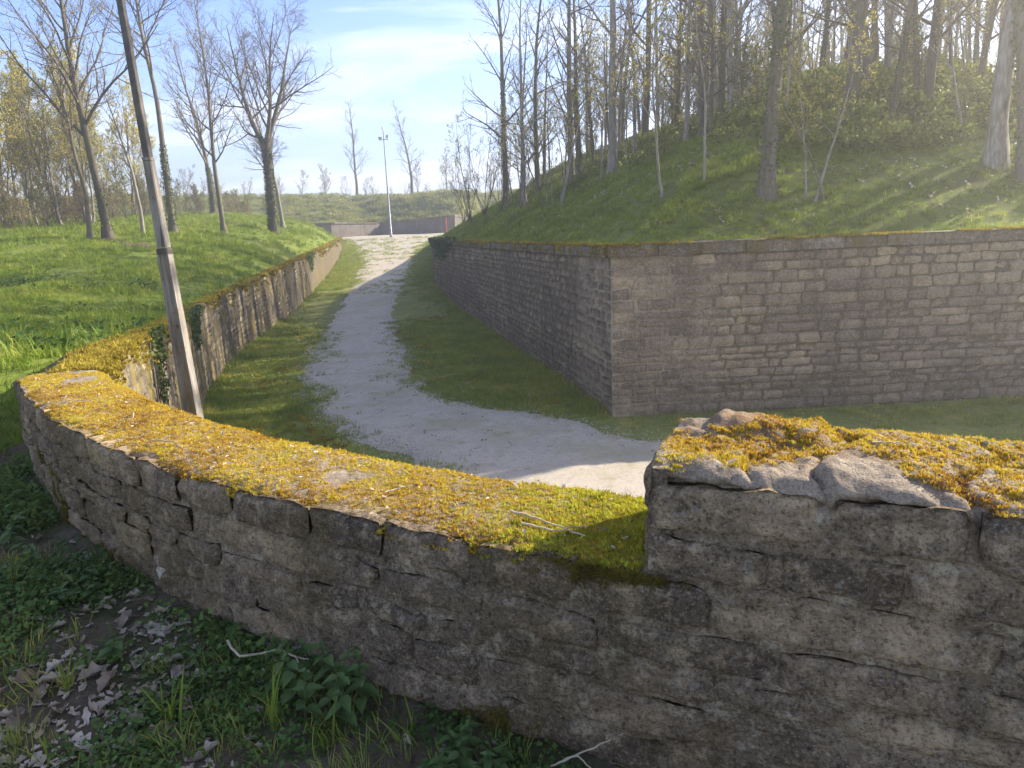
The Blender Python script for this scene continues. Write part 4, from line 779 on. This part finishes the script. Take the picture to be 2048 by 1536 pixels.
def zl(x, y): return float(lawn_z(np.array([x]), np.array([y]))[0])
def zh(x, y): return float(hill_z(np.array([x]), np.array([y]))[0])
def zb_(x, y): return float(bank_z(np.array([x]), np.array([y]))[0])
# lawn trees
LT = [  # x, y, H, r, spec, leaf size, leaf count, mats, ivy, ivyr, name, label
 (-20.94, 38.45, 15.0, .24, dict(nb=22, start=.30, ang=46, lr=.48, sub=12, twig=8, lift=.05, wander=.035, rmin=.006), .09, 3000, ('bark_d', 'twig', 'spring'), 2.6, .25, 'lawn_tree', 'large dark trunked lawn tree with sparse young leaves left of the utility pole'),
 (-21.54, 37.8, 9.5, .13, dict(nb=13, start=.45, ang=40, lr=.35, sub=6, twig=4), .08, 700, ('bark', 'twig', 'bud'), 0, 1, 'lawn_tree', 'thin upright tree just left of the large dark trunked lawn tree'),
 (-20.45, 41.2, 9.0, .11, dict(nb=12, start=.4, ang=38, lr=.33, sub=6, twig=4), .08, 500, ('bark_p', 'twig', 'bud'), 0, 1, 'lawn_tree', 'slim pale barked tree half hidden behind the utility pole'),
 (-19.97, 43.9, 17.5, .22, dict(nb=17, start=.52, ang=52, lr=.44, sub=11, twig=7, lift=.06, wander=.03, rmin=.006), .07, 500, ('bark', 'twig', 'bud'), 5.2, .55, 'lawn_tree', 'tall bare tree with an ivy sleeve low on its trunk right of the utility pole'),
 (-19.09, 49.5, 15.2, .17, dict(nb=20, start=.28, ang=42, lr=.38, sub=11, twig=7, wander=.03, rmin=.006), .08, 1800, ('bark', 'twig', 'bud'), 0, 1, 'lawn_tree', 'grey trunked lawn tree without ivy between the two ivy clad trees'),
 (-18.63, 58.5, 17.6, .34, dict(fork=3, forkh=.36, nb=33, ang=52, lr=.42, sub=13, twig=8, lift=.05, suba=48, rmin=.007), .07, 900, ('bark_d', 'twig', 'bud'), 7.6, .9, 'lawn_tree', 'broad forked tree with thick green ivy at the right end of the lawn'),
 (-19.64, 64.4, 13.0, .20, dict(nb=17, start=.3, ang=45, lr=.42, sub=10, twig=6, wander=.03, rmin=.007), .07, 500, ('bark_p', 'twig', 'bud'), 0, 1, 'lawn_tree', 'pale slender tree just right of the broad forked ivy tree'),
 (-28.6, 72.3, 15.5, .27, dict(nb=17, start=.28, ang=44, lr=.42, sub=10, twig=6, wander=.03), .09, 1200, ('bark', 'twig', 'bud'), 4.5, .8, 'lawn_tree', 'tree with ivied base standing at the back edge of the lawn')]
for k, (x, y, H, r_, sp, ls, nl, mt, iv, ivr, nm, lb) in enumerate(LT):
    plant(make_tree(300+k, H, r_, sp, ls, nl, mt, iv, ivr), nm, (x, y, zl(x, y)), lb, 'tree', 'trees standing on the lawn', rz=k*1.3)
# trees on the far bank
FT = [(-25.6, 128, 16.0, .26, 'taller bare tree on the far bank left of the floodlight mast'), (-16.1, 128, 16.4, .27, 'bare tree with wide side branches on the far bank right of the floodlight mast'), (-9.7, 126, 7.0, .12, 'small round topped bare tree on the far bank near the red post')]
for k, (x, y, H, r_, lb) in enumerate(FT):
    plant(make_tree(340+k, H, r_, dict(nb=20 if k < 2 else 14, start=.22 if k < 2 else .4, ang=52, lr=.26 if k < 2 else .4, sub=7, twig=4, rmin=.014, lift=.09), .12, 260, ('bark_d', 'twig', 'bud')), 'bank_tree', (x, y, zb_(x, y)), lb, 'tree', 'bare trees on the far bank', rz=k)
# low scrub trees along the far bank top
PS = [make_tree(360+k, 5.0, .07, dict(nb=12, start=.08, ang=36, lr=.55, sub=5, twig=3, rmin=.016, lift=.10), .15, 220, ('bark', 'twig', ('bud', 'spring', 'bud')[k])) for k in range(3)]
g = np.random.default_rng(51)
for k in range(46):
    x = -62 + 92*(k+g.random())/46; y = 128 + g.uniform(-4, 14) - (8 if x < -35 else 0)
    plant(PS[k % 3], 'scrub_tree', (x, y, zb_(x, y)-.2), 'low bare scrub tree in the line along the far bank', 'tree', 'scrub along the far bank', g.uniform(0, 6.28), g.uniform(.55, 1.25))
# woods at the left edge
PW = [make_tree(380+k, 11.5, .11, dict(nb=17, start=.22, ang=42, lr=.36, sub=6, twig=4, wander=.06, rmin=.011), .12, 3400, (('bark', 'bark_p', 'bark_p', 'bark')[k], 'twig', ('spring', 'spring', 'spring2', 'spring2')[k])) for k in range(4)]
WL = ['young spring leaved tree in the woods behind the lawn', 'pale barked leafing tree in the woods behind the lawn', 'pale stemmed yellowish tree in the woods behind the lawn', 'bright yellow leaved tree in the woods at the left edge']
g = np.random.default_rng(52); k = 0
for i in range(120):
    y = g.uniform(43, 84); px = g.uniform(-.86, -.44) if y > 52 else g.uniform(-.9, -.64); x = px*y - 2
    if x > -30 + (y-52)*.02 and y < 60: continue
    if x > -.52*y and y < 70: continue
    v = 3 if px < -.68 and g.random() < .5 else int(g.integers(0, 3))
    plant(PW[v], 'woodland_tree', (x, y, zl(x, y)), WL[v], 'tree', ('leafing trees', 'pale barked trees', 'pale stemmed trees', 'yellow leaved trees')[v] + ' in the left woods', g.uniform(0, 6.28), g.uniform(.75, 1.12), (g.normal(0, .05), g.normal(0, .05)))
# shrubs edging the woods
SH = [make_tree(400+k, 2.6, .03, dict(nb=16, start=.03, ang=38, lr=.7, sub=5, twig=4, rmin=.009, lift=.08), .09, 700, ('twig', 'twig', ('bud', 'shrubleaf', 'spring')[k])) for k in range(3)]
SL = ['brown twiggy shrub edging the woods behind the lawn', 'green leaved shrub edging the woods behind the lawn', 'light green shrub edging the woods behind the lawn']
g = np.random.default_rng(53)
for i in range(64):
    u = (i + g.random())/64; x = np.interp(u, [0, .35, .7, 1], [-30, -29.5, -33, -27]) + g.uniform(-3, 0); y = np.interp(u, [0, .35, .7, 1], [38, 46, 66, 86]) + g.uniform(-1, 3); v = int(g.choice([0, 0, 1, 2]))
    plant(SH[v], 'shrub', (x, y, zl(x, y)-.1), SL[v], 'shrub', ('brown', 'green', 'light green')[v] + ' shrubs along the woods', g.uniform(0, 6.28), g.uniform(.7, 1.45))
# ---- wood on the hill
PB = [make_tree(420+k, 18, .21, dict(nb=22, start=.14, ang=58, lr=.25, sub=6, twig=4, wander=.035, lift=.05, rmin=.008, limb_in_trunk=.22), .075, 1300, (('bark', 'bark_d', 'bark_p', 'bark', 'bark_p')[k], 'twig', ('spring', 'spring', 'bud', 'spring', 'spring')[k])) for k in range(5)]
PI = [make_tree(430+k, 17, .2, dict(nb=20, start=.2, ang=56, lr=.26, sub=6, twig=4, wander=.035, lift=.05, limb_in_trunk=.22), .075, 1000, ('bark', 'twig', 'spring'), 8 - 2*k, .42) for k in range(2)]
BT = [  # hand placed front trees: x, y, proto, scale, tilt about y, label
 (.09, 49.1, PI[0], 1.05, -.07, 'ivy wrapped tree leaning left at the left end of the hill wood'),
 (1.18, 42.4, PB[2], .7, -.03, 'thin tree right beside the leaning ivy wrapped tree'),
 (2.07, 45.6, PB[1], .85, .0, 'slim straight tree second from the leaning ivy wrapped tree'),
 (3.51, 38.2, PB[0], .85, .02, 'brown trunked tree rising behind the twin pale saplings'),
 (4.3, 41.0, PI[1], .8, .0, 'tree with ivy half way up in the left part of the hill wood'),
 (5.13, 34.7, PB[4], 1.05, .0, 'thick pale barked tree standing on the open grass shoulder of the hill'),
 (8.34, 43.4, PB[1], 1.0, .0, 'dark trunk on the crest right of the thick pale barked tree'),
 (10.57, 36.2, PB[3], 1.1, .02, 'dark trunk on the crest above the two pale saplings'),
 (6.74, 18.95, PI[1], .95, .02, 'large ivy clad trunk low on the slope close behind the coping'),
 (11.58, 24.9, PB[0], .95, .07, 'grey trunk leaning right on the upper slope, left one of a pair'),
 (12.89, 26.2, PB[3], .85, .09, 'grey trunk leaning right on the upper slope, right one of a pair'),
 (13.67, 24.1, PB[1], .8, .03, 'dark trunk rising from the thicket right of the leaning pair'),
 (13.55, 20.3, PB[4], 1.15, .05, 'thick pale trunk near the right edge of the picture'),
 (13.9, 19.4, PI[0], 1.2, .05, 'thick trunk at the very right edge of the picture')]
for k, (x, y, pr, s_, tl, lb) in enumerate(BT): plant(pr, 'hill_tree', (x, y, zh(x, y)-.05), lb, 'tree', 'trees of the hill wood', k*2.1, s_, (0, tl))
g = np.random.default_rng(57); done = [(b[0], b[1]) for b in BT]; n = 0
while n < 125:
    x = g.uniform(-2, 34); y = g.uniform(22, 64); ba, ds = HILL_EDGE.near(np.array(x), np.array(y)); fx = np.interp(y, [16.45, 55.8, 75], [2.5, -5.55, -6.4])
    if x < fx + 4.5 or ds < 6.5 or x > y*.85 or min(math.hypot(x-a_, y-b_) for a_, b_ in done) < .95: continue
    done.append((x, y)); kk = int(g.integers(0, 5)) if g.random() < .8 else 5; pr = PB[kk] if kk < 5 else PI[int(g.integers(0, 2))]; kd = ('brown grey', 'dark', 'pale grey', 'brown grey', 'pale grey', 'ivy clad')[kk]; s_ = g.uniform(.36, .8); n += 1
    plant(pr, 'hill_tree', (x, y, zh(x, y)-.05), 'slender ' + kd + ' trunk in the dense wood on the hilltop', 'tree', kd + ' trees on top of the hill', g.uniform(0, 6.28), s_, (g.normal(0, .03), g.normal(0.02, .03)))
# pale saplings on the slope
SA = [make_tree(440+k, 6.0, .045, dict(nb=13, start=.35, ang=48, lr=.34, sub=5, twig=3, wander=.05, rmin=.006, lift=.07), .07, 800, (('bark_p', 'bark_p', 'bark')[k], 'twig', 'spring')) for k in range(3)]
SS = [(4.34, 20.1, SA[0], .95, -.14, 'pale sapling with a crooked stem, left one of two on the open slope'), (5.35, 19.7, SA[1], .95, -.02, 'pale straight sapling, right one of two on the open slope'),
      (1.9, 33.5, SA[0], .6, -.05, 'short pale sapling, left of the twin saplings at the foot of the wood'), (2.2, 33.2, SA[1], .6, -.12, 'short pale sapling, right of the twin saplings at the foot of the wood'),
      (7.9, 18.6, SA[1], .8, .42, 'pale sapling leaning far to the right in front of the thicket'), (8.1, 18.5, SA[2], .75, .36, 'sapling leaning right beside the farthest leaning pale sapling'), (7.7, 18.7, SA[0], .7, .05, 'upright sapling at the foot of the leaning saplings')]
for k, (x, y, pr, s_, tl, lb) in enumerate(SS): plant(pr, 'sapling', (x, y, zh(x, y)-.03), lb, 'sapling', 'saplings on the slope', k*1.7, s_, (0, tl))
for i in range(70):
    for _ in range(60):
        x = g.uniform(-3, 20); y = g.uniform(19, 56); ba, ds = HILL_EDGE.near(np.array(x), np.array(y)); fx = np.interp(y, [16.45, 55.8, 75], [2.5, -5.55, -6.4])
        if x > fx + 2.0 and ds > (4.5 if x > 6 else 2.2) and x < .8*y and not (2.5 < x < 7.5 and 17 < y < 32): break
    plant(SA[i % 3], 'sapling', (x, y, zh(x, y)-.03), 'thin leafy sapling in the understorey of the hill wood', 'sapling', 'understorey saplings of the hill wood', g.uniform(0, 6.28), g.uniform(.6, 1.25), (g.normal(0, .08), g.normal(0.03, .09)))
# thicket shrubs on the hill
for i in range(46):
    for _ in range(60):
        x = g.uniform(-2, 22); y = g.uniform(19, 50); ba, ds = HILL_EDGE.near(np.array(x), np.array(y)); fx = np.interp(y, [16.45, 55.8, 75], [2.5, -5.55, -6.4])
        if ds > 4.5 and x > fx+3.5 and x < .8*y and (x > 7.5 or ds > 9): break
    v = int(g.choice([1, 1, 2])); plant(SH[v], 'thicket_shrub', (x, y, zh(x, y)-.1), ('', 'dark green shrub in the thicket on the upper slope', 'light green shrub in the thicket on the upper slope')[v], 'shrub', ('', 'dark green', 'light green')[v] + ' thicket shrubs', g.uniform(0, 6.28), g.uniform(.55, 1.0))
# tall bare brush at the left foot of the wood
BR = [make_tree(460+k, 7.0, .05, dict(fork=5, forkh=.04, nb=30, ang=30, lr=.28, sub=5, twig=3, rmin=.008, lift=.06), .05, 260, ('twig', 'twig', 'bud')) for k in range(2)]
for k, (x, y, s_) in enumerate([(-2.6, 54, .9), (-1.4, 50, 1.05), (-3.3, 58, .8), (-.2, 46, .8), (.9, 40, .75)]):
    plant(BR[k % 2], 'bare_bush', (x, y, zh(x, y)-.05), ['spreading bare bush between the leaning ivy tree and the sky', 'tallest bare bush at the left foot of the hill wood', 'farthest left bare bush above the end of the bastion wall', 'bare bush under the leaning ivy wrapped tree', 'bare bush nearest the twin pale saplings'][k], 'bush', 'bare bushes at the foot of the wood', k*1.1, s_)

# ------------------------------------------------------------------ foreground: litter, nettles, tufts, twigs
g = np.random.default_rng(61)
def nz(x, y): return float(near_z(np.array([x]), np.array([y]))[0])
def dead_leaf_mesh(seed):
    q = np.random.default_rng(seed); nu, nv = 11, 7; u = np.linspace(0, 1, nu); v = np.linspace(-1, 1, nv); U, V_ = np.meshgrid(u, v, indexing='ij')
    wd = (.30*np.sin(np.pi*U**.8)**.8)*(1 + .30*np.sin(U*17 + q.uniform(0, 6)))*.75 + .01
    x = U-.5; y = V_*wd; curl = q.uniform(.8, 4.0); z = curl*.35*V_**2*wd + .22*q.uniform(-.5, 1)*(U-.5)**2 + .16*fbm(np.stack([U*5, V_*3, np.full_like(U, seed)], -1), 3) + .03*np.cos(V_*9)
    mb = MB(); mb.add(np.stack([x, y, z], -1), gridf(nu, nv), 0, q.random()); return mb.mesh('dead_leaf', M['dead'])
DL = [dead_leaf_mesh(700+k) for k in range(8)]
def litter_xy():
    while True:
        a = 1.0 + 4.0*g.random()**.8; s = .06 + 1.5*g.random()
        P_ = PARA.at(np.array([a]))[0]; n_ = PARA.nrm(np.array([a]), -1)[0]; x, y = P_[0]+n_[0]*s, P_[1]+n_[1]*s
        if y > 1.6 and x < .1 and n2(np.array([x]), np.array([y]), 1.5, 3.7)[0] + .25*(x < -.9) + .12 > g.random()*.5: return x, y
for k in range(120):
    x, y = litter_xy(); o = link('dead_leaf', DL[k % 8], None, (x, y, nz(x, y)+.012)); s_ = g.uniform(.065, .13); o.scale = (s_, s_*g.uniform(.7, 1.2), s_); o.rotation_euler = (g.normal(0, .35), g.normal(0, .35), g.uniform(0, 6.28))
    tag(o, 'crumpled grey brown dead leaf lying on the earth below the parapet', 'dead leaf', 'dead leaves below the parapet', 'thing')
P_ = np.array([litter_xy() for _ in range(2200)]); G_LIT = protos('litter_bit', DL)
o = tag(scatter('leaf_litter', np.column_stack([P_, near_z(P_[:, 0], P_[:, 1])+.006]), G_LIT, g.uniform(.015, .05, 2200), .4, g), 'fine broken leaf litter on the earth below the parapet', 'leaf litter')
# low green cover
N = 6500; a = .3 + 5.6*g.random(N); s = .03 + 2.2*g.random(N)**1.2; B = PARA.at(a); n_ = PARA.nrm(a, -1); x, y = B[:, 0]+n_[:, 0]*s, B[:, 1]+n_[:, 1]*s; keep = (n2(x, y, 1.7, 9.1) + .25*(a < 1.6) + .16 > g.random(N)*.45)
G_SMALL = protos('small_weed', [weed(240+i, 30, .06, .03, .017, M['weed'], 'small_weed') for i in range(5)]); x, y = x[keep], y[keep]
tag(scatter('ground_cover', np.column_stack([x, y, near_z(x, y)]), G_SMALL, g.uniform(.7, 1.7, len(x))*np.interp(y, [2, 4], [.9, 1.5]), .25, g), 'small leaved green ground cover at the foot of the parapet', 'ground cover')
N = 1500; a = .2 + 5.8*g.random(N); s = .02 + 2.0*g.random(N); B = PARA.at(a); n_ = PARA.nrm(a, -1); x, y = B[:, 0]+n_[:, 0]*s, B[:, 1]+n_[:, 1]*s; keep = n2(x, y, 1.3, 6.1) > .0
G_FINE = protos('fine_grass', [clump(260+i, 16, .04, .07, .06, .0035, M['grass_s'], 'fine_grass') for i in range(4)]); x, y = x[keep], y[keep]
tag(scatter('fine_grass', np.column_stack([x, y, near_z(x, y)]), G_FINE, g.uniform(.6, 1.4, len(x)), .3, g), 'thin grass blades sprouting between the dead leaves', 'grass')
# grass tufts with each long blade a part
def long_blade(seed, L, wd, lean):
    q = np.random.default_rng(seed); u = np.linspace(0, 1, 8); x = lean*u**1.8; z = L*(u - .35*(lean/L)*u**3); w_ = wd*(1-u**2.5)*.5 + .0004
    mb = MB(); mb.add(np.stack([np.column_stack([x, -w_, z]), np.column_stack([x, w_*0, z-.15*wd]), np.column_stack([x, w_, z])], 1), gridf(8, 3), 0, q.random()); return mb.mesh('blade', M['grass'])
LB = [long_blade(800+k, .20, .0075, (.05, .12, .18, .08)[k]) for k in range(4)]
for (x, y, n, h, lb) in ((-1.21, 2.14, 17, 1.0, 'tall grass tuft with arching blades in the middle of the leaf litter'), (-1.69, 2.34, 22, .75, 'dense fine grass tuft near the left edge below the parapet'), (-.84, 2.09, 10, 1.05, 'sparse grass tuft left of the larger nettles'), (-.64, 1.98, 9, .9, 'grass tuft below the larger nettles'), (-.38, 2.0, 9, .7, 'small grass tuft between the two nettle patches'), (-1.5, 1.98, 8, .8, 'grass tuft at the lower left corner of the picture')):
    t_ = empty('grass_tuft', (x, y, nz(x, y)-.01), lb, 'grass tuft', 'grass tufts below the parapet')
    for k in range(n):
        b = link('blade', LB[int(g.integers(0, 4))], t_, (g.normal(0, .02), g.normal(0, .02), 0)); s_ = h*g.uniform(.6, 1.15); b.scale = (s_, s_, s_); b.rotation_euler = (g.normal(0, .12), g.normal(0, .12), g.uniform(0, 6.28))
# nettles
def nettle_leaf(seed):
    q = np.random.default_rng(seed); n = 13; u = np.linspace(0, 1, n); wd = .34*(np.sin(np.pi*u**.62)**.9)*(1-.25*u) + .012*np.where(np.arange(n) % 2, 1, -1)*np.sin(np.pi*u); wd[-1] = .004
    z = -.25*u**2; mb = MB(); rows = np.stack([np.column_stack([u, s_*wd, z + abs(s_)*wd*.35 - .05*np.sin(abs(s_)*3.14)*.5]) for s_ in (-1, -.5, 0, .5, 1)], 1); mb.add(rows, gridf(n, 5), 0, q.random()); return mb.mesh('leaf', M['nettle'])
NL = [nettle_leaf(820+k) for k in range(3)]
def nettle(x, y, h, label, group, size=.055):
    t_ = empty('nettle', (x, y, nz(x, y)-.01), label, 'nettle', group, g.uniform(0, 6.28)); lean = g.normal(0, .18, 2)
    mb = MB(); P_ = np.array([(lean[0]*h*f**1.5, lean[1]*h*f**1.5, h*f) for f in np.linspace(0, 1, 5)]); tube(mb, P_, np.linspace(.0032, .0015, 5), 5); link('stem', mb.mesh('stem', M['nettle']), t_)
    for k in range(5):
        f = .32 + .68*k/4; p = np.array([np.interp(f, np.linspace(0, 1, 5), P_[:, i]) for i in range(3)])
        for sgn in (0, math.pi):
            l_ = link('leaf', NL[int(g.integers(0, 3))], t_, p); s_ = size*(1.1-.5*f**3)*g.uniform(.8, 1.2); l_.scale = (s_,)*3; l_.rotation_euler = (g.normal(0, .15), g.normal(.15, .2) - .3*f, k*math.pi/2 + sgn + g.normal(0, .2))
for (x, y) in [(-.80, 2.20), (-.76, 2.31), (-.62, 2.17), (-.55, 2.12), (-.67, 2.12), (-.70, 2.24), (-.88, 2.28), (-.60, 2.06), (-.74, 2.10), (-.66, 2.20)]: nettle(x, y, g.uniform(.12, .24), 'taller dark green nettle in the patch against the middle of the parapet', 'larger nettle patch', .062)
for k in range(16): x = -.30 + .42*(k+g.random())/16; y = 1.90 - .10*g.random() + (-.12*(x > -.05)); nettle(x, y, g.uniform(.07, .14), 'small pale green nettle in the patch at the bottom of the picture', 'smaller nettle patch', .046)
for (x, y) in [(-2.02, 3.08), (-1.96, 3.0), (-2.10, 3.05), (-2.06, 2.95), (-2.6, 3.5), (-2.75, 3.6), (-2.5, 3.4), (-2.85, 3.75), (-1.62, 2.52)]: nettle(x, y, g.uniform(.08, .15), 'leafy green weed at the foot of the left part of the parapet', 'leafy weeds by the parapet', .07)
# twigs and straws
def twig(P_, r_, label, mat='straw', name='twig', side=None):
    P_ = np.array(P_, float); c0 = P_.mean(0); mb = MB(); i = np.linspace(0, len(P_)-1, 14); C = np.column_stack([np.interp(i, np.arange(len(P_)), P_[:, k]) for k in range(3)])-c0; C[1:-1] += g.normal(0, r_*.6, (12, 3)); tube(mb, C, np.linspace(r_, r_*.5, 14), 6)
    for s_ in side or []: s_ = np.array(s_)-c0; tube(mb, [s_[0], (s_[0]+s_[1])/2 + g.normal(0, r_, 3), s_[1]], [r_*.7, r_*.6, r_*.4], 5)
    tag(link(name, mb.mesh(name, M[mat]), None, c0), label, 'twig', kind='thing')
zz_ = 2.88
twig([(-1.14, 2.49, zz_+.02), (-1.06, 2.40, zz_), (-.92, 2.42, zz_+.015), (-.84, 2.36, zz_+.02), (-.80, 2.27, zz_+.02)], .006, 'bent pale twig lying among the dead leaves', side=[((-.84, 2.36, zz_+.02), (-.76, 2.33, zz_+.03))])
twig([(-1.02, 2.50, zz_), (-.72, 2.38, zz_+.02)], .010, 'thick dark stick lying along the foot of the parapet', 'bark')
twig([(.08, 1.80, 2.87), (.33, 1.80, 2.99)], .0035, 'long dry straw leaning on the parapet at the bottom of the picture')
twig([(.05, 1.78, 2.87), (.14, 1.78, 2.92), (.22, 1.74, 2.86)], .003, 'bent dry straw beside the long leaning straw')
def ptop(a, s): return para_top(np.array([a]), np.array([s]))[0] + np.array([0, 0, .022])
for k, (pts, r_, lb) in enumerate([([(AB-.42, .22), (AB-.3, .18), (AB-.22, .33)], .0035, 'forked twig on the moss left of the raised stones'), ([(AB-.50, .38), (AB-.36, .30), (AB-.2, .20)], .004, 'longer twig on the moss left of the raised stones'), ([(AB-1.0, .3), (AB-.96, .5)], .003, 'short upright straw on the middle of the mossy top'),
        ([(2.9, .22), (3.05, .30), (3.18, .25)], .0035, 'curled pale stem on the moss above the middle of the wall'), ([(1.55, .3), (1.63, .45)], .003, 'pale straw on the moss near the left end'), ([(2.2, .55), (2.35, .45)], .003, 'thin straw on the moss behind the curled stem'), ([(AB+.55, .45), (AB+.62, .5)], .003, 'small bent stalk on the moss of the raised stones')]):
    twig([ptop(*q) for q in pts], r_, lb)
P_ = para_top(g.uniform(.2, AB, 260), g.uniform(.1, .9, 260)); P_[:, 2] += .014
tag(scatter('moss_litter', P_, G_LIT, g.uniform(.008, .028, 260), .5, g), 'tiny dry leaf bits scattered on the golden moss', 'leaf litter')
# molehills on the lawn
for k, (x, y, s_, lb) in enumerate([(-18.3, 36.5, .8, 'brown patch of bare dug earth near the large dark trunked tree'), (-20.4, 37.6, .5, 'low earth mound at the foot of the large dark trunked tree'), (-22.2, 60, .6, 'small earth mound on the far part of the lawn')]):
    n = 18; u, v = np.meshgrid(np.linspace(-1, 1, n), np.linspace(-1, 1, n), indexing='ij'); rr = np.hypot(u, v); X = x+u*s_*1.5; Y = y+v*s_; Z = lawn_z(X, Y) + .16*np.clip(1-rr, -.2, 1) + .06*n2(X, Y, 3.0, 2.2); mb = MB(); c0 = np.array([x, y, zl(x, y)]); mb.add(np.stack([X, Y, Z], -1)-c0, gridf(n, n)); tag(link('earth_mound', mb.mesh('earth_mound', M['earth']), None, c0), lb, 'earth mound', kind='thing')
# ivy hanging over the walls
def wall_ivy(name, curve, side, a0, a1, zt_, drop, n, label, size=.08, out=.05):
    a = np.clip(g.normal((a0+a1)/2, (a1-a0)*.24, n), a0-(a1-a0)*.3, min(a1+(a1-a0)*.3, curve.L)); P_ = curve.at(a); n_ = np.array([curve.nrm(np.array([q]), side, .3)[0] for q in a]); mid = np.exp(-((a-(a0+a1)/2)/((a1-a0)*.33))**2)*(.75+.9*fbm(np.column_stack([a*2.2, a*0, a*0+4.]), 2))
    z = (P_[:, 2] if zt_ is None else zt_) + .06 - drop*g.random(n)**1.1*np.clip(mid+.2*g.normal(0, 1, n), .1, 1); mb = MB(); C = np.column_stack([P_[:, :2] + n_*(out + .08*g.random(n))[:, None], z]); c0 = C.mean(0)
    leaves(mb, C-c0, size, g, 0, .9, .8)
    for k in range(7):
        b0 = a0 + (a1-a0)*(k+.5)/7; q = curve.at(np.array([b0]))[0]; m_ = curve.nrm(np.array([b0]), side, .3)[0]; zz0 = (q[2] if zt_ is None else zt_); pts = np.array([(q[0]+m_[0]*out, q[1]+m_[1]*out, zz0-drop*.8*f + .02) for f in (0, .3, .6, 1)]) - c0; tube(mb, pts, .008, 4, 1)
    tag(link(name, mb.mesh(name, [M['ivy'], M['twig']]), None, c0), label, 'ivy', kind='thing')
aw = lambda x, y: float(WALL_L.near(np.array(float(x)), np.array(float(y)))[0])
wall_ivy('wall_ivy', WALL_L, -1, aw(-8.1, 18), aw(-9.2, 21.2), None, 1.1, 1300, 'mat of ivy hanging over the left wall right of the utility pole', .09)
wall_ivy('wall_ivy', WALL_L, -1, aw(-14.4, 52), aw(-14.9, 56), None, 1.3, 900, 'far clump of ivy on the left wall near the sunlit bend', .13)
wall_ivy('wall_ivy', WALL_L, -1, aw(-4.9, 9.5), aw(-5.6, 11.2), None, 1.5, 380, 'thin trailing ivy on the left wall behind the utility pole', .07)
wall_ivy('wall_ivy', BAST, 1, BAST.L-14, BAST.L-.1, 4.05, 1.3, 3200, 'ivy spilling over the far end of the bastion coping', .16, .14)

# pale chips in the parapet face
for (a, z, w_, h) in ((1.30, 3.22, .10, .11), (2.62, 3.14, .085, .04), (3.1, 2.95, .07, .05)):
    lv, lf = stone_local(w_, h, 8, 7, rng, .006, .014, .05, .018, 1.6); P_ = put(PARA, -1, a, z, lv + np.array([0, 0, .010])); c0 = P_.mean(0); mb = MB(); mb.add(P_-c0, lf[:, ::-1], 0, .9); link('pale_stone_chip', mb.mesh('pale_stone_chip', M['chip']), para, c0)
# ------------------------------------------------------------------ labels: alike things are told apart by their order across the view
ORD = 'first second third fourth fifth sixth seventh eighth ninth tenth eleventh twelfth thirteenth fourteenth fifteenth sixteenth seventeenth eighteenth nineteenth twentieth'.split()
def ordinal(n):
    if n <= 20: return ORD[n-1]
    if n > 100: return 'hundred-and-' + ordinal(n-100)
    if n == 100: return 'hundredth'
    tens = {9: 'ninety', 2: 'twenty', 3: 'thirty', 4: 'forty', 5: 'fifty', 6: 'sixty', 7: 'seventy', 8: 'eighty'}[n//10]
    return tens + '-' + ORD[n % 10-1] if n % 10 else tens[:-1] + 'ieth'
bpy.context.view_layer.update(); same = {}
for o in COL.objects:
    if o.parent is None and 'label' in o.keys() and o.get('kind') == 'thing': same.setdefault(o['label'], []).append(o)
def viewx(o):
    v = o.matrix_world.translation - EYE; return v.dot(rt)/max(v.dot(fw), .01)
for lb, L in same.items():
    if 1 < len(L) <= 130:
        for k, o in enumerate(sorted(L, key=viewx)): o['label'] = lb + ', ' + ordinal(k+1) + ' from left'

# ------------------------------------------------------------------ thin scattering volume, added to mimic glare and lift the shade
GLARE_DENSITY = .0028
mb = MB(); box(mb, (0, 200, 15.5), (900, 470, 36)); hm, t, o = newmat('glare_volume')
t.links.new(nd(t, 'ShaderNodeVolumePrincipled', 0, Color=(1, .98, .94, 1), Density=GLARE_DENSITY, Anisotropy=.68), o.inputs['Volume'])
tag(link('glare_haze', mb.mesh('glare_haze', hm, False)), 'thin bright air volume added to imitate glare over the ditch and wood', 'glare_haze', kind='stuff')
